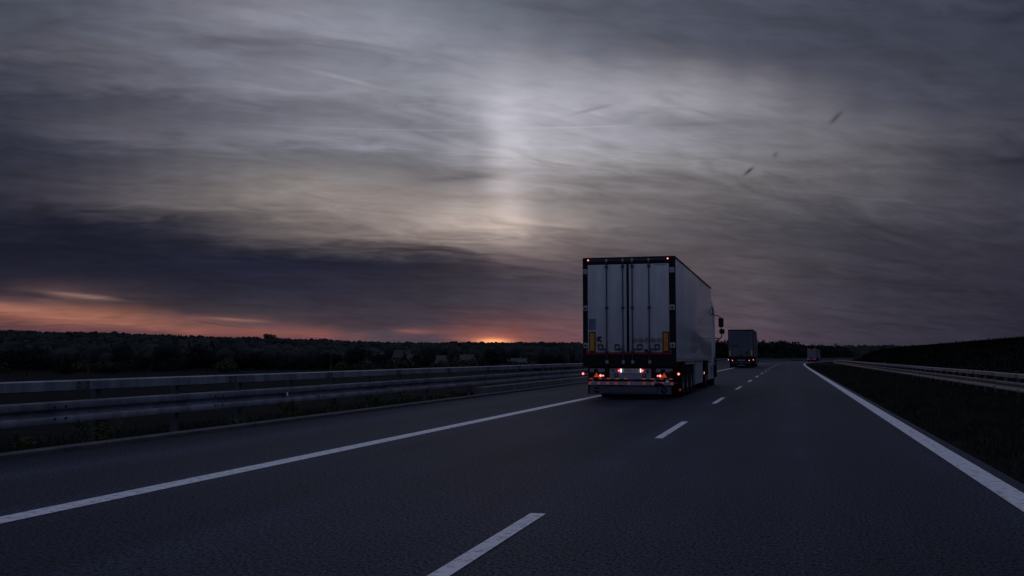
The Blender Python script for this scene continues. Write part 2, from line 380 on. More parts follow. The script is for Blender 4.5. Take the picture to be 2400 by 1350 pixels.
def asphalt_mat():
    m = bpy.data.materials.new('asphalt')
    m.use_nodes = True
    t = m.node_tree
    b = t.nodes['Principled BSDF']
    co = t.nodes.new('ShaderNodeTexCoord')

    def noise(sc, det, vec=None, rough=0.5):
        n = t.nodes.new('ShaderNodeTexNoise')
        n.inputs['Scale'].default_value = sc
        n.inputs['Detail'].default_value = det
        n.inputs['Roughness'].default_value = rough
        t.links.new(vec if vec else co.outputs['Object'], n.inputs['Vector'])
        return n.outputs['Fac']

    def ramp(f, p0, c0, p1, c1):
        r = t.nodes.new('ShaderNodeValToRGB')
        r.color_ramp.elements[0].position = p0
        r.color_ramp.elements[1].position = p1
        r.color_ramp.elements[0].color = (*c0, 1)
        r.color_ramp.elements[1].color = (*c1, 1)
        t.links.new(f, r.inputs[0])
        return r.outputs[0]

    def mul(a, c):
        n = t.nodes.new('ShaderNodeMix')
        n.data_type = 'RGBA'
        n.blend_type = 'MULTIPLY'
        n.inputs[0].default_value = 1
        t.links.new(a, n.inputs[6])
        t.links.new(c, n.inputs[7])
        return n.outputs[2]
    mg = t.nodes.new('ShaderNodeMapping')
    mg.inputs['Scale'].default_value = (1, 0.5, 1)
    t.links.new(co.outputs['Object'], mg.inputs['Vector'])
    g1_ = ramp(noise(48, 6, mg.outputs[0], 0.8), 0.41, (0.06, 0.06, 0.07), 0.60, (1.15, 1.15, 1.15))
    g2_ = ramp(noise(14, 7, mg.outputs[0], 0.85), 0.38, (0.62, 0.62, 0.64), 0.64, (1.20, 1.20, 1.18))
    g0_ = ramp(noise(70, 3, None, 0.7), 0.60, (0.029, 0.037, 0.066), 0.72, (0.15, 0.155, 0.18))
    grain = mul(mul(g1_, g2_), g0_)
    mp = t.nodes.new('ShaderNodeMapping')
    mp.inputs['Scale'].default_value = (0.8, 0.05, 1)
    t.links.new(co.outputs['Object'], mp.inputs['Vector'])
    wear = ramp(noise(1.0, 4, mp.outputs[0]), 0.34, (0.62, 0.62, 0.66), 0.66, (1.45, 1.45, 1.45))
    patch = ramp(noise(0.35, 4), 0.3, (0.72, 0.72, 0.75), 0.7, (1.25, 1.25, 1.25))
    # wheel tracks: two darker polished bands to a lane
    sx_ = t.nodes.new('ShaderNodeSeparateXYZ')
    t.links.new(co.outputs['Object'], sx_.inputs[0])
    wob = t.nodes.new('ShaderNodeMath')
    wob.operation = 'MULTIPLY_ADD'
    t.links.new(noise(0.12, 3), wob.inputs[0])
    wob.inputs[1].default_value = 0.7
    t.links.new(sx_.outputs[0], wob.inputs[2])
    wv_ = t.nodes.new('ShaderNodeMath')
    wv_.operation = 'MULTIPLY_ADD'
    t.links.new(wob.outputs[0], wv_.inputs[0])
    wv_.inputs[1].default_value = 2 * math.pi / 1.88
    wv_.inputs[2].default_value = -1.17
    cs_ = t.nodes.new('ShaderNodeMath')
    cs_.operation = 'COSINE'
    t.links.new(wv_.outputs[0], cs_.inputs[0])
    tracks = ramp(cs_.outputs[0], 0.0, (0.80, 0.80, 0.82), 0.9, (1.16, 1.16, 1.15))
    col = mul(mul(mul(grain, wear), patch), tracks)
    t.links.new(col, b.inputs['Base Color'])
    b.inputs['Roughness'].default_value = 0.68
    sp_ = ramp(noise(48, 6, mg.outputs[0], 0.8), 0.42, (0.03, 0.03, 0.03), 0.60, (0.46, 0.46, 0.46))
    b.inputs['Specular Tint'].default_value = (0.70, 0.82, 1.0, 1)
    t.links.new(sp_, b.inputs['Specular IOR Level'])
    bp = t.nodes.new('ShaderNodeBump')
    bp.inputs['Strength'].default_value = 0.3
    bp.inputs['Distance'].default_value = 0.006
    t.links.new(noise(55, 3), bp.inputs['Height'])
    t.links.new(bp.outputs[0], b.inputs['Normal'])
    return m


def paint_mat(name, ribs):
    m = bpy.data.materials.new(name)
    m.use_nodes = True
    t = m.node_tree
    b = t.nodes['Principled BSDF']
    co = t.nodes.new('ShaderNodeTexCoord')
    n = t.nodes.new('ShaderNodeTexNoise')
    n.inputs['Scale'].default_value = 11
    n.inputs['Detail'].default_value = 8
    n.inputs['Roughness'].default_value = 0.78
    t.links.new(co.outputs['Object'], n.inputs['Vector'])
    r = t.nodes.new('ShaderNodeValToRGB')
    e = r.color_ramp.elements
    e[0].position, e[1].position = 0.34, 0.50
    e[0].color = (0.12, 0.12, 0.14, 1)
    e[1].color = (0.74, 0.75, 0.80, 1)
    t.links.new(n.outputs['Fac'], r.inputs[0])
    t.links.new(r.outputs[0], b.inputs['Base Color'])
    b.inputs['Roughness'].default_value = 0.55
    bp = t.nodes.new('ShaderNodeBump')
    bp.inputs['Strength'].default_value = 0.5
    bp.inputs['Distance'].default_value = 0.01
    if ribs:
        w = t.nodes.new('ShaderNodeTexWave')
        w.bands_direction = 'Y'
        w.inputs['Scale'].default_value = 1.6
        w.inputs['Distortion'].default_value = 0.6
        w.inputs['Detail'].default_value = 2
        t.links.new(co.outputs['Object'], w.inputs['Vector'])
        t.links.new(w.outputs['Fac'], bp.inputs['Height'])
    else:
        t.links.new(n.outputs['Fac'], bp.inputs['Height'])
    t.links.new(bp.outputs[0], b.inputs['Normal'])
    return m


M_ASPHALT = asphalt_mat()
M_LINE = paint_mat('road_paint', False)
M_RIB = paint_mat('ribbed_road_paint', True)
M_KERB = mat('kerb_concrete', (0.10, 0.10, 0.11), 0.8, var=0.45, vscale=3, bump=0.3)
M_GROUND = mat('dark_soil_and_turf', (0.010, 0.012, 0.014), 0.95, spec=0.03, color2=(0.006, 0.007, 0.007), vscale=0.35, bump=0.6, bscale=6)
M_GRASS = mat('grass', (0.048, 0.056, 0.040), 0.8, spec=0.12, color2=(0.007, 0.009, 0.007), vscale=1.3)
M_WEED = mat('weed_leaf', (0.085, 0.095, 0.045), 0.7, spec=0.25, color2=(0.05, 0.065, 0.024), vscale=5)
M_BANKG = mat('bank_turf', (0.010, 0.012, 0.009), 0.9, spec=0.03, color2=(0.005, 0.006, 0.005), vscale=0.4)
M_LEAF = mat('tree_leaf', (0.050, 0.058, 0.056), 0.9, spec=0.03, color2=(0.010, 0.013, 0.014), vscale=0.035)
M_LEAF2 = mat('conifer_leaf', (0.030, 0.040, 0.030), 0.85, spec=0.1, color2=(0.012, 0.018, 0.012), vscale=0.4)
M_LEAF3 = mat('bush_leaf', (0.085, 0.085, 0.058), 0.8, spec=0.1, color2=(0.025, 0.028, 0.02), vscale=0.5)
M_BARK = mat('bark', (0.035, 0.03, 0.025), 0.9, var=0.4, vscale=8)
M_STEEL = mat('galvanised_steel', (0.29, 0.31, 0.37), 0.50, 0.15, 0.45, var=0.55, vscale=2.2, stretch=(1.5, 1.5, .5), detail=8, bump=0.06, bscale=25)
M_POST = mat('galvanised_post', (0.16, 0.165, 0.18), 0.6, 0.25, 0.4, var=0.4, vscale=4)
M_BOLT = mat('dull_bolt', (0.03, 0.03, 0.035), 0.6)
M_CONC = mat('weathered_concrete', (0.20, 0.20, 0.21), 0.85, var=0.4, vscale=2.5, bump=0.2, bscale=20)
M_REFL = mat('pale_reflector', (0.75, 0.75, 0.78), 0.25)

M_WHITE = mat('white_vehicle_paint', (0.66, 0.69, 0.74), 0.36, 0.0, 0.5, var=0.22, vscale=2.0, coat=0.15, detail=8, stretch=(2.2, 1, .45))
M_SIDE = mat('white_panel_side', (0.66, 0.68, 0.73), 0.20, 0.0, 0.5, var=0.20, vscale=1.2, coat=0.35, detail=8, stretch=(1, .8, .5))
M_BAR = mat('locking_bar_steel', (0.10, 0.13, 0.20), 0.4, 0.7)
M_BLACK = mat('black_plastic', (0.008, 0.008, 0.010), 0.6, 0, 0.25)
M_FRAME = mat('black_frame_paint', (0.010, 0.010, 0.013), 0.45, 0, 0.35)
M_RUBBER = mat('tyre_rubber', (0.012, 0.012, 0.013), 0.85, 0, 0.2)
M_RIM = mat('wheel_rim_steel', (0.10, 0.10, 0.12), 0.4, 0.5)
M_GREY = mat('grey_sheet', (0.36, 0.38, 0.46), 0.5, 0, 0.4, var=0.2, vscale=5)
M_BOXG = mat('grey_blue_box', (0.33, 0.36, 0.46), 0.4, 0, 0.5, var=0.15, vscale=3)
M_ALU = mat('aluminium_rail', (0.5, 0.51, 0.55), 0.35, 0.6)
M_HINGE = mat('hinge_zinc', (0.42, 0.43, 0.50), 0.45, 0.3)
M_ORANGE = mat('orange_retroreflector', (0.85, 0.36, 0.06), 0.35, 0, 0.5, color2=(0.62, 0.20, 0.03), vscale=3)
M_REDT = mat('red_tape', (0.42, 0.022, 0.02), 0.45, 0, 0.4)
M_RSQ = mat('glowing_red_reflector', (0.95, 0.14, 0.10), 0.3, emit=(1.0, 0.09, 0.07), estr=0.12)  # no lamp: weak emission added to brighten the red reflectors
M_OST = mat('glowing_orange_red_reflector', (0.95, 0.22, 0.08), 0.3, emit=(1.0, 0.20, 0.06), estr=0.10)  # glow added to the strip reflectors; the side markers share it
M_TRI = mat('glowing_triangle_reflector', (0.90, 0.13, 0.05), 0.3, emit=(1.0, 0.10, 0.04), estr=0.28)  # reflector triangles made to glow; the tail lamp discs share this
M_LAMPR = mat('lit_red_lamp', (0.5, 0.02, 0.02), 0.3, emit=(1.0, 0.08, 0.08), estr=0.75)
M_LAMPC = mat('lit_lamp_core', (0.8, 0.4, 0.4), 0.3, emit=(1.0, 0.40, 0.38), estr=2.2)
M_LAMPW = mat('lit_white_lamp', (0.9, 0.9, 0.9), 0.3, emit=(1.0, 0.92, 0.88), estr=1.4)
M_LAMPD = mat('dim_red_lamp', (0.6, 0.05, 0.06), 0.3, emit=(1.0, 0.07, 0.12), estr=0.11)
M_PLATE = mat('number_plate', (0.78, 0.72, 0.70), 0.4)
M_PLATEB = mat('plate_band', (0.01, 0.03, 0.06), 0.4)
M_INK = mat('black_print', (0.015, 0.015, 0.02), 0.5)
M_INKR = mat('plate_print', (0.16, 0.09, 0.09), 0.5)
M_STICK = mat('yellow_sticker', (0.42, 0.40, 0.12), 0.5)
M_NOTE = mat('blue_grey_notice', (0.20, 0.24, 0.36), 0.45, var=0.3, vscale=6)
M_RIBF = mat('flap_rib', (0.20, 0.22, 0.30), 0.6)
M_LENS = mat('dark_lens', (0.03, 0.012, 0.012), 0.2)
M_GLASS = mat('dark_glass', (0.01, 0.012, 0.015), 0.06, 0, 0.6)
M_CURT = mat('grey_curtain', (0.12, 0.13, 0.18), 0.6, 0, 0.4, var=0.25, vscale=1.0)
M_DOOR2 = mat('blue_grey_doors', (0.135, 0.155, 0.20), 0.6, 0, 0.3, var=0.30, vscale=1.2)
M_DOOR3 = mat('pale_grey_doors', (0.20, 0.23, 0.31), 0.5, 0, 0.4, var=0.15, vscale=1.2)
M_YEL = mat('yellow_retroreflector', (0.62, 0.48, 0.10), 0.4)
M_WALLH = mat('plaster_wall', (0.14, 0.14, 0.155), 0.85, var=0.2, vscale=0.6)
M_WALLW = mat('white_plaster', (0.24, 0.24, 0.27), 0.85, var=0.2, vscale=0.6)
M_ROOFB = mat('grey_blue_roof', (0.024, 0.030, 0.040), 0.6, var=0.25, vscale=1.5)
M_ROOFR = mat('brown_roof', (0.028, 0.024, 0.027), 0.7, var=0.3, vscale=1.5)


# ------------------------------------------------------------------ mesh helpers
class MB:
    def __init__(self):
        self.v, self.f = [], []

    def add(self, verts, faces):
        o = len(self.v)
        self.v += [tuple(p) for p in verts]
        self.f += [tuple(i + o for i in f) for f in faces]
        return self

    def box(self, x0, x1, y0, y1, z0, z1, bev=0.0):
        if bev <= 0:
            v = [(x0, y0, z0), (x1, y0, z0), (x1, y1, z0), (x0, y1, z0), (x0, y0, z1), (x1, y0, z1), (x1, y1, z1), (x0, y1, z1)]
            f = [(0, 3, 2, 1), (4, 5, 6, 7), (0, 1, 5, 4), (1, 2, 6, 5), (2, 3, 7, 6), (3, 0, 4, 7)]
            return self.add(v, f)
        bm = bmesh.new()
        bmesh.ops.create_cube(bm, size=1.0)
        for q in bm.verts:
            q.co = Vector((x0 + (q.co.x + .5) * (x1 - x0), y0 + (q.co.y + .5) * (y1 - y0), z0 + (q.co.z + .5) * (z1 - z0)))
        bmesh.ops.bevel(bm, geom=list(bm.edges), offset=bev, segments=2, affect='EDGES', profile=0.5)
        bm.verts.index_update()
        self.add([q.co[:] for q in bm.verts], [[q.index for q in f.verts] for f in bm.faces])
        bm.free()
        return self

    def cyl(self, p0, p1, r0, r1=None, n=12, cap=True):
        r1 = r0 if r1 is None else r1
        a, b = Vector(p0), Vector(p1)
        d = (b - a).normalized()
        s = d.orthogonal().normalized()
        t = d.cross(s)
        v = []
        for c, r in ((a, r0), (b, r1)):
            for i in range(n):
                an = 2 * math.pi * i / n
                v.append(c + s * (math.cos(an) * r) + t * (math.sin(an) * r))
        f = [(i, (i + 1) % n, n + (i + 1) % n, n + i) for i in range(n)]
        if cap:
            f += [tuple(range(n - 1, -1, -1)), tuple(range(n, 2 * n))]
        return self.add(v, f)

    def tube(self, pts, r, n=8):
        for a, b in zip(pts[:-1], pts[1:]):
            self.cyl(a, b, r, r, n)
        return self

    def prism(self, poly, axis, a0, a1):
        """poly: 2-D outline (counter-clockwise), extruded along axis between a0 and a1"""
        def P(u, v, a):
            return {'x': (a, u, v), 'y': (u, a, v), 'z': (u, v, a)}[axis]
        n = len(poly)
        v = [P(u, w, a0) for u, w in poly] + [P(u, w, a1) for u, w in poly]
        f = [(i, (i + 1) % n, n + (i + 1) % n, n + i) for i in range(n)]
        f += [tuple(range(n - 1, -1, -1)), tuple(range(n, 2 * n))]
        return self.add(v, f)

    def mesh(self, name, m, smooth=False):
        me = bpy.data.meshes.new(name)
        me.from_pydata(self.v, [], self.f)
        me.materials.append(m)
        bm = bmesh.new()
        bm.from_mesh(me)
        bmesh.ops.recalc_face_normals(bm, faces=bm.faces)
        bm.to_mesh(me)
        bm.free()
        if smooth:
            me.shade_smooth() if hasattr(me, 'shade_smooth') else None
            try:
                me.set_sharp_from_angle(angle=R(40))
            except Exception:
                pass
        return me

    def build(self, name, m, parent=None, smooth=False):
        return link(name, self.mesh(name, m, smooth), parent)


def link(name, me, parent=None):
    o = bpy.data.objects.new(name, me)
    COL.objects.link(o)
    if parent is not None:
        o.parent = parent
    return o


def tag(o, label=None, cat=None, group=None, kind=None):
    if label:
        o['label'] = label
    if cat:
        o['category'] = cat
    if group:
        o['group'] = group
    if kind:
        o['kind'] = kind
    return o


def empty(name, loc, rz=0.0):
    o = bpy.data.objects.new(name, None)
    o.empty_display_size = 0.3
    COL.objects.link(o)
    o.location = loc
    o.rotation_euler = (0, 0, rz)
    return o


def copy_tree(o, parent=None):
    c = o.copy()
    COL.objects.link(c)
    c.parent = parent
    for ch in o.children:
        copy_tree(ch, c)
    return c


def text_obj(name, s, size, m, parent, loc, mirror=True, wscale=1.0):
    """flat lettering on a rear face (facing -y); mirrored left to right as the photograph shows it"""
    cu = bpy.data.curves.new('lettering', 'FONT')
    cu.body = s
    cu.size = size
    cu.align_x = 'CENTER'
    cu.align_y = 'CENTER'
    cu.resolution_u = 2
    cu.extrude = 0.001
    to = bpy.data.objects.new('lettering', cu)
    me = bpy.data.meshes.new_from_object(to)
    bpy.data.objects.remove(to)
    sx = -1.0 if mirror else 1.0
    for v in me.vertices:
        x, y, z = v.co
        v.co = (x * sx * wscale, -z, y)
    if mirror:
        me.flip_normals()
    me.materials.clear()
    me.materials.append(m)
    o = link(name, me, parent)
    o.location = loc
    return o


def np_mesh(name, verts, faces, m):
    me = bpy.data.meshes.new(name)
    nv, nf, k = len(verts), len(faces), faces.shape[1]
    me.vertices.add(nv)
    me.vertices.foreach_set('co', np.asarray(verts, dtype=np.float32).ravel())
    me.loops.add(nf * k)
    me.polygons.add(nf)
    me.polygons.foreach_set('loop_start', np.arange(0, nf * k, k, dtype=np.int32))
    me.loops.foreach_set('vertex_index', np.asarray(faces, dtype=np.int32).ravel())
    me.update()
    me.validate()
    me.materials.append(m)
    return me


# ------------------------------------------------------------------ road axis: straight, then a right-hand spiral
CY0, CK = 80.0, 5.8e-7


def shift(Y):
    u = max(0.0, min(Y, 620.0) - CY0)
    s = CK * u ** 3
    if Y > 620:
        s += 3 * CK * (620 - CY0) ** 2 * (Y - 620)
    return s


def slope(Y):
    u = max(0.0, min(Y, 620.0) - CY0)
    return 3 * CK * u * u


def dip(Y):
    t = min(1.0, max(0.0, (Y - 140) / 190.0))
    return -0.45 * t * t * (3 - 2 * t)


def road_pt(Y, s, z=0.0):
    k = slope(Y)
    n = math.sqrt(1 + k * k)
    return (shift(Y) + s / n, Y - s * k / n, z + dip(Y))


S_KERB, S_LEFT, S_DASH, S_RIGHT, S_EDGE = -8.90, -5.64, -1.885, 1.855, 2.12
S_RAIL_L, S_RAIL_R = -9.62, 7.15


def smooth(a, b, x):
    t = min(1.0, max(0.0, (x - a) / (b - a)))
    return t * t * (3 - 2 * t)


RIDGE = [(-900, 775), (0, 781), (300, 786), (600, 793), (900, 802), (1150, 803), (1400, 803), (1700, 806), (1950, 812), (2150, 812), (2500, 815), (3200, 815)]
RIDGE_AZ = [(px_azel(x, 700)[0], (835 - y) / F) for x, y in RIDGE]


def ridge_el(az):
    if az <= RIDGE_AZ[0][0]:
        return RIDGE_AZ[0][1]
    for (a0, e0), (a1, e1) in zip(RIDGE_AZ[:-1], RIDGE_AZ[1:]):
        if az <= a1:
            return e0 + (e1 - e0) * (az - a0) / (a1 - a0)
    return RIDGE_AZ[-1][1]


R0, R1 = 560.0, 1450.0
TREE_H = 8.0


def terrain(X, Y):
    s = X - shift(Y)
    z = -0.05
    if s < -10.2:
        z = -0.05 - 4.0 * smooth(-10.2, -24.0, s)
        z += 0.35 * math.sin(X * 0.021 + 1.0) * math.sin(Y * 0.017) * smooth(-30, -80, s)
    elif s > S_EDGE:
        z = -0.03 - 0.22 * smooth(S_EDGE, 6.4, s)
        z += 2.68 * smooth(8.2, 15.5, s)
        z -= 0.012 * max(0.0, s - 16.0) if s < 150 else 1.6
    z += dip(Y)
    r = math.hypot(X, Y)
    if r > R0 and Y > -200:
        az = math.atan2(X, Y)
        top = ridge_el(az) * R1 + CAM_H - TREE_H
        z += (top - z) * smooth(R0, R1, r)
    return z


# ground: one sheet to the horizon, its columns follow the road
yrows = [-400, -200, -100, -60, -40] + list(np.arange(-30, 60, 1.5)) + list(np.arange(60, 160, 4)) + list(np.arange(160, 640, 10)) + list(np.arange(640, 1500, 40)) + [1500, 1700, 2000, 2600, 3600, 6000]
scols = [-6000, -3600, -2600, -2000, -1700] + list(np.arange(-1500, -600, 50)) + list(np.arange(-600, -100, 20)) + list(np.arange(-100, -30, 5)) + \
    [-26, -24, -22, -20, -18, -16, -14, -12.5, -11.5, -10.8, -10.2, -9.8, -9.04, -8.9, -5, 0, 1.9, 2.13, 2.4, 2.8, 3.4, 4, 4.6, 5.2, 5.8, 6.4, 7.2, 8.2, 9, 10, 11, 12, 13, 14, 14.8, 15.5, 16.2, 17, 18, 19.5, 20.5, 21.5, 24, 30, 40, 60, 90, 130, 180, 250, 350, 500, 700, 1000, 1400, 1800, 2600, 4000, 6000]
gv = []
for Y in yrows:
    for s in scols:
        X = shift(Y) + s
        z = terrain(X, Y)
        if s < -9.0 or s > 2.2:
            z += 0.012 * math.sin(s * 9.1 + Y * 3.7) + 0.010 * math.sin(Y * 1.9 - s * 4.3)
        if s >= -9.04 and s <= 1.95:
            z = -0.05 + dip(Y)
        gv.append((X, Y, z))
nc = len(scols)
gf = [(j * nc + i, j * nc + i + 1, (j + 1) * nc + i + 1, (j + 1) * nc + i) for j in range(len(yrows) - 1) for i in range(nc - 1)]
gme = np_mesh('ground', np.array(gv), np.array(gf), M_GROUND)
gme.shade_smooth()
tag(link('ground', gme), kind='structure')


def strip(s0, s1, z, y0, y1, m, name, parent=None, step=None, thick=0.0):
    ys = []
    y = y0
    while y < y1 - 1e-6:
        ys.append(y)
        y += step if step else (4.0 if y < 120 else 8.0)
    ys.append(y1)
    b = MB()
    v, f = [], []
    for y in ys:
        v.append(road_pt(y, s0, z))
        v.append(road_pt(y, s1, z))
    for i in range(len(ys) - 1):
        f.append((2 * i, 2 * i + 1, 2 * i + 3, 2 * i + 2))
    b.add(v, f)
    return b.build(name, m, parent)


road = strip(-8.9, S_EDGE, 0.0, -30, 640, M_ASPHALT, 'road', step=4.0)
tag(road, kind='structure')
strip(S_LEFT - 0.12, S_LEFT + 0.12, 0.005, -30, 640, M_RIB, 'edge_line', road, step=4.0)
strip(S_RIGHT - 0.12, S_RIGHT + 0.12, 0.005, -30, 640, M_LINE, 'edge_line', road, step=4.0)
y = 7.75 - 11.5
while y < 420:
    strip(S_DASH - 0.06, S_DASH + 0.06, 0.005, y - 4.0, y, M_LINE, 'lane_dash', road, step=2.0)
    y += 11.5


def sweep(profile, y0, y1, step, m, name, parent=None, closed=False, smoothed=False, zoff=0.0):
    """profile: (s, z) points swept along the road axis"""
    ys = [y0]
    while ys[-1] < y1 - 1e-6:
        ys.append(min(y1, ys[-1] + step))
    n = len(profile)
    v, f = [], []
    for y in ys:
        for s, z in profile:
            v.append(road_pt(y, s, z + zoff))
    for j in range(len(ys) - 1):
        for i in range(n if closed else n - 1):
            k = (i + 1) % n
            f.append((j * n + i, j * n + k, (j + 1) * n + k, (j + 1) * n + i))
    if closed:
        f.append(tuple(range(n - 1, -1, -1)))
        f.append(tuple((len(ys) - 1) * n + i for i in range(n)))
    return MB().add(v, f).build(name, m, parent, smoothed)


kerb = empty('kerb', road_pt(0, S_KERB, 0))
kerb.location = (0, 0, 0)
tag(kerb, kind='structure')
kp = [(-8.90, -0.04), (-8.895, 0.050), (-8.915, 0.066), (-9.04, 0.068), (-9.05, -0.04)]
y = -20.0
while y < 200:
    ln = 1.98 if y < 80 else 7.98
    sweep(kp, y, y + ln, 2.0 if y < 80 else 4.0, M_KERB, 'kerb_stone', kerb, closed=True)
    y += ln + 0.02
sweep(kp, y, 600, 8.0, M_KERB, 'kerb_stone', kerb, closed=True)


# ------------------------------------------------------------------ guardrails
def w_profile(side, s0, ztop):
    """W beam: side=+1 faces right (towards +s). Front ridges proud by 8 cm"""
    q = [(0.000, 0.000), (0.060, -0.004), (0.080, -0.016), (0.083, -0.090), (0.074, -0.104), (0.006, -0.114), (0.000, -0.130), (0.000, -0.176),
         (0.006, -0.190), (0.074, -0.200), (0.083, -0.214), (0.083, -0.286), (0.078, -0.296), (0.020, -0.302), (0.000, -0.302)]
    return [(s0 + side * a, ztop + b) for a, b in q]


def guardrail(name, s_face, side, z0, y0, y_near, y1, label, disc_y):
    g = empty(name, road_pt(0, s_face, z0))
    g.location = (0, 0, 0)
    tag(g, label, 'guardrail', 'steel guardrails')
    # posts: C section, every 2 m
    y = y0
    k = 0
    sp = s_face - side * 0.12
    while y < y_near:
        b = MB()
        for (a0, a1, c0, c1) in ((-0.045, 0.045, -0.05, -0.042), (-0.045, -0.037, -0.042, 0.05), (0.037, 0.045, -0.042, 0.05)):
            b.box(a0, a1, c0, c1, -0.35, 0.84)
        o = b.build('post', M_POST, g) if k == 0 else link('post', pm, g)
        if k == 0:
            pm = o.data
        p = road_pt(y, sp, z0)
        o.location = (p[0] + random.uniform(-.006, .006), p[1], p[2] + random.uniform(-.004, .004))
        o.rotation_euler = (random.uniform(-.008, .008), random.uniform(-.008, .008), -slope(y))
        # spacer between post and beam
        s = MB().box(-0.05, 0.05, -0.03, 0.03, 0.37, 0.53).build('spacer', M_POST, g) if k == 0 else link('spacer', sm, g)
        if k == 0:
            sm = s.data
        p2 = road_pt(y, s_face - side * 0.055, z0)
        s.location = p2
        s.rotation_euler = (0, 0, -slope(y))
        y += 2.0
        k += 1
    # far posts are one piece
    b = MB()
    while y < y1:
        x, yy, _ = road_pt(y, sp, 0)
        b.box(x - .045, x + .045, yy - .05, yy + .05, z0 - .3, z0 + .84)
        y += 4.0
    tag(b.build('far_posts', M_POST, g), kind='stuff')
    # beams in 4 m lengths
    y = y0 + 1.0
    first = True
    while y < y1:
        seg = 4.0 if y < y_near else 12.0
        dz = random.uniform(-.006, .006)
        ds = random.uniform(-.006, .006)
        sweep(w_profile(side, s_face + ds, 0.602), y, y + seg - 0.004, 2.0 if y < y_near else 6.0, M_STEEL, 'wave_beam', g, smoothed=True, zoff=z0 + dz)
        tb = [(s_face + side * 0.03, 0.735), (s_face + side * 0.062, 0.748), (s_face + side * 0.066, 0.868), (s_face + side * 0.05, 0.882), (s_face - side * 0.07, 0.884), (s_face - side * 0.085, 0.868), (s_face - side * 0.085, 0.735)]
        sweep(tb, y + 0.5, y + seg + 0.496, 2.0 if y < y_near else 6.0, M_STEEL, 'top_beam', g, closed=True, smoothed=True, zoff=z0 + dz)
        if y < 60:
            # bolts and lap of the joint
            b = MB()
            for zz in (0.53, 0.37):
                for yy in (-0.10, 0.12):
                    c = road_pt(y + yy, s_face + side * 0.078, z0 + zz)
                    c2 = road_pt(y + yy, s_face + side * 0.098, z0 + zz)
                    b.cyl(c, c2, 0.017, n=8)
            for zz in (0.78, 0.84):
                for yy in (0.40, 0.58):
                    c = road_pt(y + yy, s_face + side * 0.058, z0 + zz)
                    c2 = road_pt(y + yy, s_face + side * 0.080, z0 + zz)
                    b.cyl(c, c2, 0.015, n=8)
            tag(b.build('joint_bolts', M_BOLT, g), kind='stuff')
            j = sweep([(s_face + side * 0.0665, 0.742), (s_face + side * 0.071, 0.75), (s_face + side * 0.071, 0.866), (s_face + side * 0.067, 0.872)], y + 0.36, y + 0.62, 1.0, M_POST, 'joint_sleeve', g, zoff=z0 + dz)
        y += seg
    for dyy in disc_y:
        c = road_pt(dyy, s_face + side * 0.06, z0 + 0.452)
        b = MB()
        b.cyl((0, -0.014, 0), (0, 0.014, 0), 0.055, n=20)
        o = b.build('reflector_disc', M_REFL, g)
        o.location = c
        o.rotation_euler = (0, 0, R(20) * -side)
        MB().cyl((0, -0.02, 0), (0, -0.015, 0), 0.02, n=12).build('disc_centre', M_BOLT, o)
    return g


rail_l = guardrail('guardrail', S_RAIL_L, 1, 0.0, -5.15, 110, 520, 'steel guardrail with wave beam and box top beam along the left hard shoulder', (18.35,))
rail_r = guardrail('guardrail', S_RAIL_R, -1, -0.24, 3.0, 110, 430, 'steel guardrail in the dark grass below the bank on the right', (62.5,))

# small marker post on the right rail
mp_ = empty('marker_post', road_pt(87.0, 7.32, -0.24))
tag(mp_, 'small thin marker post standing behind the right guardrail', 'marker post')
MB().box(-.05, .05, -.02, .02, -.3, 1.02).build('post_body', M_POST, mp_)
MB().box(-.052, .052, -.024, -.018, .80, .98).build('reflector', M_CONC if 'M_CONC' in globals() else M_POST, mp_)

# concrete base blocks under the left rail, from where the bridge parapet begins
base = empty('concrete_upstand', road_pt(31, -9.3, 0))
base.location = (0, 0, 0)
tag(base, 'low grey concrete upstand under the far half of the left guardrail', 'concrete wall')
y = 30.6
while y < 330:
    ln = 5.97 if y < 120 else 23.97
    bp = [(-9.22, -0.05), (-9.22, 0.235), (-9.235, 0.25), (-9.50, 0.25), (-9.50, -0.05)]
    sweep(bp, y, y + ln, 3.0, M_CONC, 'concrete_block', base, closed=True)
    y += ln + 0.03


# ------------------------------------------------------------------ grass and weeds
def blades(name, n, sfun, yfun, hfun, w, lean, m, label, cat):
    s = sfun(n)
    Y = yfun(n)
    sh = np.array([shift(y) for y in Y])
    X = sh + s
    Z = np.array([terrain(a, b) for a, b in zip(X, Y)]) - 0.015
    h = hfun(n, s, Y)
    an = rng.uniform(0, 2 * np.pi, n)
    ln = rng.uniform(0, lean, n) * h
    la = rng.uniform(0, 2 * np.pi, n)
    ww = w * rng.uniform(.6, 1.4, n) * (1 + Y / 40.0)
    ex, ey = np.cos(an) * ww, np.sin(an) * ww
    v = np.empty((n, 5, 3))
    mx, my = X + np.cos(la) * ln * .35, Y + np.sin(la) * ln * .35
    tx, ty = X + np.cos(la) * ln, Y + np.sin(la) * ln
    v[:, 0] = np.stack([X - ex, Y - ey, Z], 1)
    v[:, 1] = np.stack([X + ex, Y + ey, Z], 1)
    v[:, 2] = np.stack([mx + ex * .7, my + ey * .7, Z + h * .62], 1)
    v[:, 3] = np.stack([mx - ex * .7, my - ey * .7, Z + h * .62], 1)
    v[:, 4] = np.stack([tx, ty, Z + h], 1)
    i = np.arange(n)[:, None] * 5
    f = np.concatenate([i + np.array([[0, 1, 2]]), i + np.array([[0, 2, 3]]), i + np.array([[3, 2, 4]])], 0)
    o = link(name, np_mesh(name, v.reshape(-1, 3), f, m))
    tag(o, label, cat, kind='stuff')
    return o


def clumped_h(n, s, Y):
    base_h = 0.07 + 0.07 * (np.sin(s * 2.3 + Y * .9) * np.sin(Y * 1.7 - s) + 1) + rng.gamma(2.0, 0.025, n)
    return base_h * np.clip((s - 2.05) / 0.7, 0.25, 1.0)


